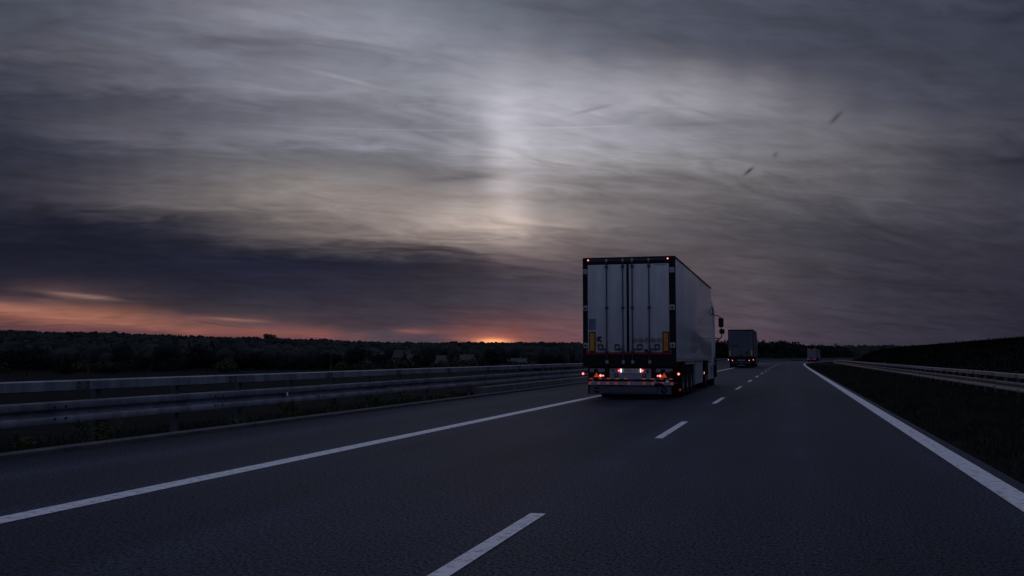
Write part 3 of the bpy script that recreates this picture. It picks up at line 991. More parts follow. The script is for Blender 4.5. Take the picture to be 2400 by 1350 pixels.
blades('verge_grass', 130000, lambda n: 2.10 + 6.4 * rng.beta(1.1, 1.25, n), lambda n: 4.0 + 180.0 * rng.beta(0.95, 3.6, n), clumped_h, 0.005, 0.8, M_GRASS,
       'dark rough grass between the right edge line and guardrail', 'grass')
blades('bank_grass', 60000, lambda n: rng.uniform(7.6, 16.5, n), lambda n: 14.0 + 200.0 * rng.beta(1.0, 1.8, n), lambda n, s, Y: 0.07 + rng.gamma(2.0, 0.03, n), 0.009, 0.7, M_BANKG,
       'dark grass covering the bank behind the right guardrail', 'grass')
blades('shoulder_grass', 16000, lambda n: -9.1 - rng.gamma(1.6, 0.6, n), lambda n: 6.0 + 60.0 * rng.beta(1.0, 1.8, n), lambda n, s, Y: 0.03 + rng.gamma(1.6, 0.03, n), 0.004, 0.8, M_GRASS,
       'thin dark grass behind the left kerb', 'grass')


def weed(px, Yw, s, h, wd, n, label, leafm=M_WEED):
    g = empty('weed_clump', road_pt(Yw, s, -0.05))
    tag(g, label, 'weeds', 'weed clumps under the left guardrail')
    vs, fs = [], []
    st = MB()
    stems = max(5, n // 30)
    for k in range(stems):
        a = random.uniform(0, 6.28)
        rr = random.uniform(0, wd)
        bx, by = math.cos(a) * rr * .5, math.sin(a) * rr * .6
        tx, ty, tz = math.cos(a) * rr * 1.0, math.sin(a) * rr * 1.2, h * random.uniform(.55, 1.0)
        st.cyl((bx, by, 0), (tx, ty, tz), .004, .002, 4, False)
        for j in range(n // stems):
            t = random.uniform(.25, 1.0)
            c = Vector((bx + (tx - bx) * t, by + (ty - by) * t, tz * t))
            an = random.uniform(0, 6.28)
            d = Vector((math.cos(an), math.sin(an), random.uniform(-.2, .8))).normalized()
            sd_ = d.orthogonal().normalized() * random.uniform(.006, .016)
            ln = random.uniform(.03, .085)
            i = len(vs)
            vs += [c, c + d * ln * .5 + sd_, c + d * ln, c + d * ln * .5 - sd_]
            fs.append((i, i + 1, i + 2, i + 3))
    MB().add(vs, fs).build('leaves', leafm, g)
    st.build('stems', M_WEED, g)
    return g


ordinal = ['first', 'second', 'third', 'fourth', 'fifth', 'sixth', 'seventh', 'eighth', 'ninth', 'tenth']
weed_spec = [(10.9, -9.35, .34, .30, 420), (12.6, -9.42, .42, .42, 620), (16.2, -9.40, .20, .40, 260), (18.5, -9.50, .40, .35, 520), (20.6, -9.55, .36, .30, 420),
             (22.4, -9.40, .46, .50, 760), (24.4, -9.45, .34, .35, 420), (27.0, -9.35, .34, .30, 360), (28.6, -9.50, .30, .30, 300), (33.2, -9.72, .45, .35, 420)]
for i, (Yw, s, h, wd, n) in enumerate(weed_spec):
    weed(0, Yw, s, h, wd, n, '%s leafy weed clump under the left guardrail, counting from the left edge' % ordinal[i])


# ------------------------------------------------------------------ trees
def leaf_cloud(n, lobes, size, m, name, jitter=.35):
    """n small quads spread through a set of ellipsoid lobes (cx,cy,cz,rx,ry,rz)"""
    lob = np.array(lobes)
    wts = lob[:, 3] * lob[:, 4] * lob[:, 5]
    k = rng.choice(len(lob), n, p=wts / wts.sum())
    d = rng.normal(size=(n, 3))
    d /= np.linalg.norm(d, axis=1)[:, None]
    rad = rng.uniform(0.45, 1.0, n) ** .6
    rad *= 1 + jitter * (rng.random(n) - .5)
    c = lob[k, :3] + d * rad[:, None] * lob[k, 3:6]
    a = rng.normal(size=(n, 3))
    a /= np.linalg.norm(a, axis=1)[:, None]
    b = np.cross(a, rng.normal(size=(n, 3)))
    b /= np.linalg.norm(b, axis=1)[:, None]
    sz = size * rng.uniform(.5, 1.3, n)[:, None]
    v = np.stack([c - a * sz, c + b * sz * .7, c + a * sz, c - b * sz * .7], 1).reshape(-1, 3)
    f = (np.arange(n)[:, None] * 4 + np.array([[0, 1, 2, 3]]))
    return np_mesh(name, v, f, m)


def broad_lobes(h, w):
    out = []
    for k in range(9):
        a = k * 2.4
        rr = random.uniform(.15, .55) * w
        z = h * random.uniform(.42, .86)
        q = random.uniform(.22, .38)
        out.append((math.cos(a) * rr, math.sin(a) * rr, z, w * q, w * q, h * q * .62))
    out.append((0, 0, h * .62, w * .45, w * .45, h * .32))
    return out


def cone_lobes(h, w):
    out = []
    for k in range(9):
        t = k / 8.0
        out.append((random.uniform(-.05, .05) * w, random.uniform(-.05, .05) * w, h * (.15 + .78 * t), w * (.52 * (1 - t) + .06), w * (.52 * (1 - t) + .06), h * .09))
    return out


def bush_lobes(h, w):
    return [(random.uniform(-.5, .5) * w, random.uniform(-.5, .5) * w, h * random.uniform(.25, .6), w * random.uniform(.25, .5), w * random.uniform(.25, .5), h * random.uniform(.25, .42)) for _ in range(8)]


def trunk_mesh(h, r, lean=0.0):
    b = MB()
    b.cyl((0, 0, -.8), (lean * .3, 0, h * .35), r, r * .75, 8)
    b.cyl((lean * .3, 0, h * .35), (lean, 0, h * .8), r * .75, r * .25, 8)
    for k in range(4):
        a = k * 1.7
        z = h * (.35 + .1 * k)
        b.cyl((lean * .4, 0, z), (math.cos(a) * h * .2, math.sin(a) * h * .2, z + h * .2), r * .4, r * .12, 6)
    return b.mesh('trunk', M_BARK)


VAR = []
for k in range(4):
    VAR.append(('broad', trunk_mesh(10, .22), leaf_cloud(1500, broad_lobes(10, 7.5 + k * .6), .42, M_LEAF, 'crown')))
for k in range(3):
    VAR.append(('cone', trunk_mesh(11, .18), leaf_cloud(1300, cone_lobes(11, 5.0 + .5 * k), .34, M_LEAF2, 'crown')))
for k in range(3):
    VAR.append(('bush', trunk_mesh(3.4, .10), leaf_cloud(900, bush_lobes(4.2, 6.0), .30, (M_LEAF3, M_LEAF, M_LEAF3)[k], 'crown')))


def tree(name, X, Y, var, sc, label, cat, group=None, zoff=0.0):
    kind, tm, cm = VAR[var]
    g = empty(name, (X, Y, terrain(X, Y) - .1 + zoff), random.uniform(0, 6.28))
    g.scale = (sc * random.uniform(.9, 1.15), sc * random.uniform(.9, 1.15), sc)
    tag(g, label, cat, group)
    link('trunk', tm, g)
    link('crown', cm, g)
    return g


def px_ground(x, dist):
    """point on the terrain in the direction of picture column x, dist metres away"""
    az = px_azel(x, 800)[0]
    return math.sin(az) * dist, math.cos(az) * dist


# bushes and trees at the far side of the valley field on the left
for i in range(46):
    x = -60 + i * 31 + random.uniform(-14, 14)
    d = random.uniform(300, 430)
    if 560 < x < 1300:
        d = random.uniform(380, 520)
    X, Y = px_ground(x, d)
    v = random.choice([0, 1, 2, 3, 7, 8, 9, 7, 8, 4])
    where = 'near the left edge' if x < 300 else 'left of the lone ridge treetop' if x < 620 else 'between the lone treetop and the village' if x < 860 else 'around the village' if x < 1250 else 'just left of the white truck'
    sc = random.uniform(.55, 1.0)
    if v >= 7:
        tree('bush', X, Y, v, sc * 1.5, 'low bush beyond the left guardrail, ' + where, 'bush', 'bushes at the edge of the valley field')
    else:
        tree('tree', X, Y, v, sc * .9, 'dark tree in the belt beyond the left guardrail, ' + where, 'tree', 'trees in the shrub belt beyond the left guardrail')
# two conifers among the houses
for x, d, sc, lb in ((1012, 470, .95, 'tall dark conifer between the houses left of the gabled house'), (1178, 480, .98, 'dark conifer in the village just left of the truck'),
                     (948, 455, .8, 'dark conifer in front of the round-topped house in the village')):
    X, Y = px_ground(x, d)
    tree('conifer', X, Y, 5, sc, lb, 'tree')
X, Y = px_ground(632, 1370)
tree('treetop', X, Y, 1, 1.35, 'rounded lone treetop standing above the ridge line on the left', 'tree')

for i in range(20):
    x = 800 + i * 25 + random.uniform(-12, 12)
    X, Y = px_ground(x, random.uniform(395, 445))
    tree('bush', X, Y, random.choice((7, 8, 9)), random.uniform(.75, 1.25), 'low dark bush in front of the village houses', 'bush', 'bushes in front of the village')
# wood beyond the road bend
prof = [(1686, 799), (1696, 801), (1706, 800), (1716, 802), (1728, 801), (1742, 803), (1760, 803), (1782, 802), (1792, 801), (1803, 805), (1815, 804), (1826, 801), (1834, 799), (1845, 803), (1856, 803), (1866, 806), (1880, 809), (1893, 810), (1905, 811), (1918, 811), (1930, 810), (1939, 807), (1952, 812), (1966, 813), (1980, 814)]
for i, (x, ytop) in enumerate(prof):
    d = random.uniform(500, 560)
    X, Y = px_ground(x, d)
    if X - shift(Y) > -16:
        pass
    z = terrain(X, Y)
    top = CAM_H + (835 - ytop) / F * d
    v = random.choice([0, 1, 2, 3, 4, 5]) if i > 6 else random.choice([4, 5, 6, 0])
    H = 10.0 if v < 4 else 11.0
    tree('tree', X, Y, v, max(.3, (top - z) / H), 'black tree in the wood beyond the bend, ' + ('between the white and the second truck' if x < 1712 else 'behind the second truck' if x < 1780 else 'between the second and the farthest truck' if x < 1896 else 'behind or right of the farthest truck'), 'tree', 'trees in the wood beyond the bend')
for i in range(44):
    x = random.uniform(1676, 1990)
    d = random.uniform(470, 600)
    X, Y = px_ground(x, d)
    ytop = np.interp(x, [p[0] for p in prof], [p[1] for p in prof]) + random.uniform(5, 16)
    z = terrain(X, Y)
    top = CAM_H + (835 - ytop) / F * d
    v = random.choice([0, 1, 2, 3, 7, 8])
    H = 10.0 if v < 4 else 4.2
    tree('tree', X, Y, v, min(2.2, max(.3, (top - z) / H)), 'black tree in the wood beyond the bend, ' + ('between the white and the second truck' if x < 1712 else 'behind the second truck' if x < 1780 else 'between the second and the farthest truck' if x < 1896 else 'behind or right of the farthest truck'), 'tree', 'trees in the wood beyond the bend')


# the wooded ridge: one mass
def forest(n):
    pos = []
    while len(pos) < n:
        x = random.uniform(-500, 2400)
        d = 430 + 1130 * random.random() ** .75
        az = px_azel(x, 800)[0]
        X, Y = math.sin(az) * d, math.cos(az) * d
        s = X - shift(Y)
        if -30 < s < 45 and d < 700:
            continue
        if x > 1300 and d < 640:
            continue
        if 780 < x < 1250 and d < 560:
            continue
        pos.append((X, Y, d))
    P = np.array(pos)
    Z = np.array([terrain(a, b) for a, b, _ in pos])
    lump = .5 + .25 * np.sin(P[:, 0] * .021 + 1.3) * np.sin(P[:, 1] * .017) + .25 * np.sin(P[:, 0] * .053) * np.sin(P[:, 1] * .047 + 2)
    near = np.clip((1100 - P[:, 2]) / 400, 0, 1)
    hh = (TREE_H + 3.0 * near) * np.clip(rng.normal(.92, .15, n), .5, 1.22) * (.66 + .36 * lump)
    con = rng.random(n) < .3
    ww = hh * np.where(con, rng.uniform(.20, .28, n), rng.uniform(.34, .60, n))
    # each crown: a lumpy closed dome of 9 x 5 cells
    na, nt = 9, 7
    tt = np.array([0, .24, .46, .66, .83, .95, 1.0])
    aa = np.arange(na) * 2 * np.pi / na
    prof_b = np.array([.55, .92, 1.0, .93, .76, .46, .04])
    prof_c = np.array([.9, 1.0, .78, .54, .32, .14, .02])
    pr = np.where(con[:, None], prof_c, prof_b)[:, :, None]
    rr = pr * ww[:, None, None] * (1 + .28 * rng.uniform(-1, 1, (n, nt, na)))
    vx = P[:, 0][:, None, None] + rr * np.cos(aa)[None, None, :]
    vy = P[:, 1][:, None, None] + rr * np.sin(aa)[None, None, :]
    vz = Z[:, None, None] + hh[:, None, None] * (.10 + .90 * tt)[None, :, None] + hh[:, None, None] * .07 * rng.uniform(-1, 1, (n, nt, na))
    v = np.stack([vx, vy, vz], 3).reshape(-1, 3)
    q = []
    for j in range(nt - 1):
        for i in range(na):
            q.append((j * na + i, j * na + (i + 1) % na, (j + 1) * na + (i + 1) % na, (j + 1) * na + i))
    f = (np.arange(n)[:, None, None] * (na * nt) + np.array(q)[None]).reshape(-1, 4)
    fm = np_mesh('forest', v, f, M_LEAF)
    fm.shade_smooth()
    o = link('forest', fm)
    tag(o, 'dark wooded ridge of many trees along the horizon', 'forest', kind='stuff')


forest(14000)


# ------------------------------------------------------------------ houses of the village
def house(x, d, w, dep, hw, hr, rz, wall, roof, label, chim=True, zo=0.0):
    X, Y = px_ground(x, d)
    g = empty('house', (X, Y, terrain(X, Y) + zo), rz)
    tag(g, label, 'house', 'houses of the village')
    b = MB().box(-w / 2, w / 2, -dep / 2, dep / 2, -.8, hw)
    b.prism([(-dep / 2, hw), (dep / 2, hw), (0, hw + hr)], 'x', -w / 2, w / 2)
    b.build('wall', wall, g)
    rf = MB()
    o = .35
    k = hr / (dep / 2)
    for sgn in (-1, 1):
        y0, z0 = sgn * (dep / 2 + o), hw - o * k + .12
        vs = [(-w / 2 - o, y0, z0), (w / 2 + o, y0, z0), (w / 2 + o, 0, hw + hr + .12), (-w / 2 - o, 0, hw + hr + .12)]
        vs += [(a, c, e - .14) for a, c, e in vs]
        rf.add(vs, [(0, 1, 2, 3), (7, 6, 5, 4), (0, 4, 5, 1), (1, 5, 6, 2), (2, 6, 7, 3), (3, 7, 4, 0)])
    rfo = rf.build('roof', roof, g)
    if chim:
        MB().box(w * .18, w * .18 + .5, -.25, .25, hw + hr * .6, hw + hr + .9).build('chimney', M_WALLH, rfo)
    for side in (-1, 1):
        for kx in (-.28, .0, .28):
            wo_ = MB().box(kx * w - .5, kx * w + .5, side * (dep / 2) - .04, side * (dep / 2) + .04, hw * .35, hw * .8).build('window', M_GLASS, g)
            MB().box(kx * w - .6, kx * w + .6, side * (dep / 2 + .02) - .06, side * (dep / 2 + .02) + .06, hw * .3, hw * .34).build('sill', M_WALLW, wo_)
        MB().box(side * w / 2 - .04, side * w / 2 + .04, -.6, .6, hw * .45, hw * .95).build('window', M_GLASS, g)
    MB().box(-.45 - w * .14, .45 - w * .14, -dep / 2 - .05, -dep / 2 + .05, -.2, hw * .68).build('door', M_BARK, g)
    return g


house(1046, 455, 9.0, 7.5, 3.0, 3.2, R(35), M_WALLW, M_ROOFB, 'house with blue-grey roof and pale gable just above the guardrail')
house(972, 470, 8.0, 7.0, 3.6, 3.0, R(-30), M_WALLW, M_ROOFR, 'house with pale walls left of the tall dark conifer')
house(944, 500, 8.0, 7.5, 5.2, 3.6, R(10), M_WALLH, M_ROOFR, 'taller brown-roofed house behind the pale-walled house')
house(886, 540, 6.0, 6.0, 4.0, 2.4, R(25), M_WALLH, M_ROOFB, 'small grey-roofed house higher up among the trees, leftmost but one', zo=1)
house(858, 480, 5.0, 5.0, 3.2, 1.8, R(-20), M_WALLW, M_ROOFB, 'smallest pale house in the trees, leftmost of the village')
house(1212, 470, 9.0, 7.0, 3.4, 1.6, R(5), M_WALLW, M_ROOFB, 'low house with flat pale roof right of the second conifer')
house(1096, 540, 8.0, 7.0, 4.0, 2.6, R(-15), M_WALLH, M_ROOFB, 'grey house half hidden behind the blue-grey roofed house')
# utility poles
for x, d, lb in ((776, 360, 'thin utility pole left of the village'), (1176, 400, 'thin utility pole right of the village by the dark conifer')):
    X, Y = px_ground(x, d)
    g = empty('utility_pole', (X, Y, terrain(X, Y)))
    tag(g, lb, 'pole', 'utility poles')
    MB().cyl((0, 0, -.5), (0, 0, 6.6), .12, .08, 8).build('mast', M_POST, g)
    MB().box(-.7, .7, -.05, .05, 6.1, 6.22).build('crossarm', M_POST, g)


# ------------------------------------------------------------------ trucks
def wheel_mesh():
    prof = [(.30, -.16), (.44, -.18), (.505, -.165), (.52, -.14), (.52, .14), (.505, .165), (.44, .18), (.30, .16)]
    n = 28
    b = MB()
    v = []
    for k in range(n):
        a = 2 * math.pi * k / n
        for r, w in prof:
            v.append((w, r * math.cos(a), r * math.sin(a)))
    q = len(prof)
    f = [(k * q + i, k * q + i + 1, ((k + 1) % n) * q + i + 1, ((k + 1) % n) * q + i) for k in range(n) for i in range(q - 1)]
    tyre = MB().add(v, f).mesh('tyre', M_RUBBER, True)
    rb = MB()
    prof2 = [(.30, .15), (.285, .12), (.20, .06), (.13, .09), (.12, .15), (.0, .16)]
    v = []
    for k in range(n):
        a = 2 * math.pi * k / n
        for r, w in prof2:
            v.append((w, r * math.cos(a), r * math.sin(a)))
    q = len(prof2)
    f = [(k * q + i, k * q + i + 1, ((k + 1) % n) * q + i + 1, ((k + 1) % n) * q + i) for k in range(n) for i in range(q - 1)]
    rb.add(v, f)
    for k in range(10):
        a = 2 * math.pi * k / 10
        c = (0.08, .165 * math.cos(a), .165 * math.sin(a))
        rb.cyl(c, (0.125, c[1], c[2]), .014, n=6)
    rim = rb.mesh('rim', M_RIM, True)
    return tyre, rim


TYRE, RIM = wheel_mesh()


def add_wheels(t, axles, xs=1.06):
    for ay in axles:
        for side in (-1, 1):
            w = empty('wheel', (side * xs, ay, .52), 0 if side > 0 else math.pi)
            w.parent = t
            link('tyre', TYRE, w)
            link('rim', RIM, w)


def disc(b, c, r, y0, y1, n=20):
    return b.cyl((c[0], y0, c[1]), (c[0], y1, c[1]), r, n=n)


def lamp(t, x, y, z, r, name='marker_lamp', core=True, m=None):
    o = MB().cyl((x, y, z), (x, y + .03, z), r, r * 1.05, 14).build(name, m or M_LAMPR, t)
    if core:
        MB().cyl((x, y - .012, z), (x, y + .001, z), r * .5, r * .62, 12).build('bulb', M_LAMPC, o)
    return o


def tractor(t, cab_mat, W=1.25):
    """cab-over tractor in front of the trailer, y from 11 to 17"""
    # cab shell: outline in (x, z) lofted along y
    secs = []
    for (yy, w, z0, z1, rad) in ((14.25, W, .95, 3.62, .10), (15.6, W, .85, 3.60, .12), (16.35, W - .01, .80, 3.45, .16), (16.68, W - .10, .80, 3.0, .22)):
        pts = [(-w, z0), (w, z0), (w, z1 - rad * 2), (w - rad * .4, z1 - rad * .7), (w - rad * 1.6, z1), (-w + rad * 1.6, z1), (-w + rad * .4, z1 - rad * .7), (-w, z1 - rad * 2)]
        secs.append([(x, yy, z) for x, z in pts])
    n = 8
    v = [p for s in secs for p in s]
    f = []
    for j in range(len(secs) - 1):
        for i in range(n):
            f.append((j * n + i, j * n + (i + 1) % n, (j + 1) * n + (i + 1) % n, (j + 1) * n + i))
    f += [tuple(range(n)), tuple((len(secs) - 1) * n + i for i in range(n))]
    MB().add(v, f).build('cab', cab_mat, t, True)
    # roof and side wind deflectors
    MB().prism([(14.25, 3.60), (16.1, 3.5), (15.6, 3.80), (14.9, 3.93), (14.25, 3.96)], 'x', -1.05, 1.05).build('roof_deflector', cab_mat, t)
    for sx in (-1, 1):
        MB().prism([(13.75, 1.2), (14.32, 1.2), (14.32, 3.5), (14.2, 3.75), (13.75, 3.3)], 'x', sx * (W - .03), sx * (W + .005)).build('side_deflector', cab_mat, t)
        MB().prism([(15.1, 1.35), (16.25, 1.35), (16.2, 2.45), (15.1, 2.5)], 'x', sx * (W - .01), sx * (W + .012)).build('door', cab_mat, t)
        MB().prism([(15.2, 2.55), (16.2, 2.5), (16.05, 3.15), (15.25, 3.2)], 'x', sx * (W - .01), sx * (W + .014)).build('side_window', M_GLASS, t)
        # wheel arch and steps
        b = MB()
        for k in range(9):
            a0, a1 = math.pi * k / 9, math.pi * (k + 1) / 9
            for (ra, rb_) in ((.60, .68),):
                vs = []
                for xx in (sx * .85, sx * 1.28):
                    for (a, r) in ((a0, ra), (a1, ra), (a1, rb_), (a0, rb_)):
                        vs.append((xx, 15.85 + math.cos(a) * r, .52 + math.sin(a) * r))
                b.add(vs, [(0, 1, 2, 3), (7, 6, 5, 4), (0, 4, 5, 1), (1, 5, 6, 2), (2, 6, 7, 3), (3, 7, 4, 0)])
        b.build('mudguard', M_BLACK, t)
        MB().box(sx * 1.00, sx * 1.27, 16.5, 16.95, .30, 1.05, .03).build('bumper_corner', M_BLACK, t)
        # fuel tank / side fairing
        p = MB().box(min(sx * .72, sx * 1.25), max(sx * .72, sx * 1.25), 12.4, 15.1, .26, .93, .05).build('side_fairing', M_GREY, t)
        MB().box(min(sx * 1.25, sx * 1.262), max(sx * 1.25, sx * 1.262), 12.55, 14.9, .30, .36).build('step', M_ALU, p)
        MB().box(min(sx * 1.25, sx * 1.262), max(sx * 1.25, sx * 1.262), 12.6, 14.9, .83, .88).build('step', M_ALU, p)
        b = MB()
        b.tube([(sx * 1.262, 13.5, .78), (sx * 1.275, 13.75, .80), (sx * 1.275, 13.95, .70), (sx * 1.262, 13.95, .42)], .022, 8)
        b.build('grab_handle', M_ALU, p)
        # mirrors on their arms
        m = MB().box(min(sx * 1.40, sx * 1.62), max(sx * 1.40, sx * 1.62), 16.30, 16.42, 2.46, 2.86, .05).build('mirror', M_BLACK, t)
        MB().box(min(sx * 1.425, sx * 1.595), max(sx * 1.425, sx * 1.595), 16.292, 16.30, 2.49, 2.83).build('mirror_glass', M_GLASS, m)
        m2 = MB().box(min(sx * 1.43, sx * 1.66), max(sx * 1.43, sx * 1.66), 16.30, 16.42, 2.17, 2.38, .05).build('mirror', M_BLACK, t)
        MB().box(min(sx * 1.455, sx * 1.635), max(sx * 1.455, sx * 1.635), 16.292, 16.30, 2.195, 2.355).build('mirror_glass', M_GLASS, m2)
        MB().tube([(sx * 1.20, 16.3, 2.98), (sx * 1.28, 16.34, 2.98), (sx * 1.42, 16.36, 2.93), (sx * 1.50, 16.36, 2.86)], .018, 8).tube(
            [(sx * 1.51, 16.36, 2.47), (sx * 1.52, 16.36, 2.36)], .022, 8).tube([(sx * 1.54, 16.36, 2.18), (sx * 1.53, 16.36, 2.05), (sx * 1.46, 16.36, 1.97), (sx * 1.34, 16.34, 1.96), (sx * 1.22, 16.3, 2.0)], .024, 8).build('mirror_arm', M_BLACK, t)
        MB().tube([(sx * 1.22, 14.32, 3.30), (sx * 1.30, 14.30, 3.18), (sx * 1.33, 14.28, 2.98), (sx * 1.26, 14.3, 2.90)], .022, 8).build('air_hose', M_BLACK, t)
    # windscreen, chassis
    MB().prism([(16.46, 2.1), (16.72, 2.0), (16.62, 3.0), (16.46, 3.1)], 'x', -1.08, 1.08).build('windscreen', M_GLASS, t)
    MB().box(-1.2, 1.2, 16.6, 17.0, .30, 1.0, .06).build('front_bumper', M_BLACK, t)
    MB().box(-.45, .45, 10.2, 16.4, .55, .88).build('chassis', M_BLACK, t)
    add_wheels(t, (11.6, 15.85), 1.04)
    for sx in (-1, 1):
        b = MB()
        for k in range(9):
            a0, a1 = math.pi * k / 9, math.pi * (k + 1) / 9
            vs = []
            for xx in (sx * .80, sx * 1.25):
                for (a, r) in ((a0, .60), (a1, .60), (a1, .625), (a0, .625)):
                    vs.append((xx, 11.6 + math.cos(a) * r, .50 + math.sin(a) * r * .8))
            b.add(vs, [(0, 1, 2, 3), (7, 6, 5, 4), (0, 4, 5, 1), (1, 5, 6, 2), (2, 6, 7, 3), (3, 7, 4, 0)])
        b.build('mudguard', M_BLACK, t)


def main_truck():
    t = empty('truck', (-4.325, 28.55, 0), 0)
    tag(t, 'large white box trailer truck with lit tail lamps driving ahead in the left lane', 'truck', 'trucks on the motorway')
    H = 1.3

    def X(u):
        return u - H
    # ---- body
    body = MB().box(-H, H, .07, 13.6, 1.10, 3.985, .025).build('trailer_body', M_SIDE, t, True)
    for sx in (-1, 1):
        MB().box(min(sx * 1.295, sx * 1.312), max(sx * 1.295, sx * 1.312), .08, 13.58, 1.06, 1.17).build('lower_rail', M_ALU, body)
        MB().box(min(sx * 1.295, sx * 1.306), max(sx * 1.295, sx * 1.306), .08, 13.58, 1.20, 1.225).build('seam_strip', M_GREY, body)
        MB().box(min(sx * 1.28, sx * 1.308), max(sx * 1.28, sx * 1.308), .08, 13.58, 3.935, 3.992).build('roof_rail', M_BLACK, body)
    # ---- black rear frame
    MB().box(-H - .006, H + .006, -.02, .10, 3.80, 4.0, .012).build('header', M_FRAME, t)
    MB().box(X(.20), X(2.42), -.032, -.019, 3.885, 3.955).build('header_strip', M_GREY, t).data.materials[0] = mat('dark_grey_strip', (.05, .055, .075), .5)
    MB().box(-H - .006, X(.137), -.02, .10, 1.10, 3.798, .01).build('door_post', M_FRAME, t)
    MB().box(X(2.436), H + .006, -.02, .10, 1.10, 3.798, .01).build('door_post', M_FRAME, t)
    MB().box(-H - .004, H + .004, -.03, .10, .90, 1.262, .01).build('sill', M_FRAME, t)
    MB().box(X(.12), X(2.47), -.036, -.018, 1.268, 1.308).build('red_strip', M_REDT, t)
    MB().box(X(.085), X(.128), -.026, -.018, 1.27, 1.48).build('red_strip', M_REDT, t)
    MB().box(X(2.446), X(2.49), -.026, -.018, 1.27, 1.40).build('red_strip', M_REDT, t)
    MB().box(X(1.246), X(1.314), -.030, .062, 1.315, 3.79).build('door_seal', M_BLACK, t)
    # ---- doors with locking bars
    for (u0, u1, bars) in ((.142, 1.245, (.685, 1.146)), (1.315, 2.432, (1.408, 1.880))):
        d = MB().box(X(u0), X(u1), -.045, .06, 1.315, 3.79, .012).build('rear_door', M_WHITE, t, True)
        for ub in bars:
            b = MB().cyl((X(ub), -.072, .98), (X(ub), -.072, 3.93), .017, n=10)
            b.build('locking_bar', M_BAR, d, True)
            for z in (3.74, 2.58, 1.36):
                MB().box(X(ub) - .042, X(ub) + .042, -.098, -.044, z - .035, z + .035, .01).build('bar_guide', M_BAR, d)
            MB().box(X(ub) - .03, X(ub) + .03, -.10, -.02, 3.86, 3.94, .01).build('cam_keeper', M_HINGE, d)
            MB().box(X(ub) - .03, X(ub) + .045, -.11, -.03, 1.00, 1.09, .012).build('cam_keeper', M_HINGE, d)
    for (ua, ub, bar) in ((.42, .70, .685), (.89, 1.16, 1.146), (1.41, 1.70, 1.408), (1.88, 2.18, 1.880)):
        right = bar < (ua + ub) / 2
        hx = ub - .085 if right else ua + .085
        h = MB().tube([(X(bar), -.075, 1.415), (X(hx), -.09, 1.405)], .014, 8)
        h.build('handle', M_INK, t)
        hb = MB()
        for (a0, a1, z0, z1) in ((hx - .07, hx + .07, 1.52, 1.545), (hx - .07, hx + .07, 1.40, 1.425), (hx - .07, hx - .05, 1.425, 1.52), (hx + .05, hx + .07, 1.425, 1.52)):
            hb.box(X(a0), X(a1), -.075, -.046, z0, z1)
        hb.build('handle_holder', M_INK, t)
        MB().box(X(bar) - .025, X(bar) + .025, -.108, -.09, 1.46, 1.51).build('red_catch', M_REDT, t)
    # ---- hinges
    for u0, u1 in ((.012, .135), (2.44, 2.588)):
        for z, hole in ((3.60, False), (2.56, True), (1.51, True)):
            hh = MB().box(X(u0), X(u1), -.05, -.018, z - .075, z + .075, .015).build('hinge', M_HINGE, t)
            if hole:
                MB().cyl((X((u0 + u1) / 2), -.056, z), (X((u0 + u1) / 2), -.048, z), .03, n=12).build('hinge_hole', M_BLACK, hh)  # hole not cut: its dark inside is painted as a black disc
    # ---- plates and signs on the doors
    MB().box(X(.171), X(.365), -.052, -.044, 1.955, 2.26).build('notice_plate', M_NOTE, t)
    for u0, u1 in ((.178, .362), (2.242, 2.428)):
        hb = MB().box(X(u0), X(u1), -.056, -.044, 1.325, 1.895).build('marker_board', mat('marker_board_border', (.035, .012, .010), .5), t)
        MB().box(X(u0) + .032, X(u1) - .032, -.062, -.055, 1.36, 1.862).build('orange_panel', M_ORANGE, hb)
    st = MB().box(X(.375), X(.535), -.052, -.044, 1.53, 1.77).build('sticker', mat('pale_sticker', (.34, .36, .34), .5), t)
    MB().box(X(.38), X(.53), -.055, -.051, 1.535, 1.60).build('yellow_band', M_STICK, st)
    MB().prism([(X(.375), 1.66), (X(.46), 1.64), (X(.53), 1.58), (X(.53), 1.64), (X(.47), 1.70), (X(.53), 1.72), (X(.53), 1.77), (X(.43), 1.76), (X(.42), 1.71)], 'y', -.0545, -.0515).build('dark_print', M_INK, st)
    MB().box(X(1.735), X(1.83), -.054, -.044, 1.335, 1.40).build('small_plate', M_BLACK, t)
    for u, s in ((1.47, '90'), (1.636, '80'), (1.806, '70'), (1.988, '80'), (2.152, '50')):
        b = MB()
        n = 28
        vs, fs = [], []
        for k in range(n):
            a = 2 * math.pi * k / n
            for r in (.066, .074):
                vs.append((X(u) + math.cos(a) * r, -.0515, 1.645 + math.sin(a) * r))
        fs = [(2 * k, 2 * k + 1, (2 * k + 3) % (2 * n), (2 * k + 2) % (2 * n)) for k in range(n)]
        b.add(vs, fs)
        o = b.build('number_ring', M_INK, t)
        text_obj('number', s, .105, M_INK, o, (X(u), -.0525, 1.643))
    MB().box(X(2.05), X(2.36), -.050, -.044, 3.745, 3.765).build('maker_mark', mat('faint_print', (.25, .28, .38), .5), t)
    # ---- top and side marker lamps
    for u in (.158, 2.405):
        lamp(t, X(u), -.055, 3.925, .026)
    for sx, u in ((-1, .0), (1, 2.675)):
        a = MB().tube([(sx * 1.12, .02, .80), (X(u), .0, .73)], .022, 8).build('lamp_arm', M_BLACK, t)
        MB().cyl((X(u), -.06, .725), (X(u), .05, .725), .040, .032, 14).build('arm_lamp', M_LAMPR, a)
        MB().cyl((X(u), -.075, .720), (X(u), -.059, .720), .018, .024, 12).build('bulb', M_LAMPC, a)
    # ---- underside, lamp board
    MB().box(-1.18, 1.18, .12, 13.2, .93, 1.10).build('floor_frame', M_BLACK, t)
    MB().box(-.55, -.40, .05, 12.8, .60, .95).build('chassis_rail', M_BLACK, t)
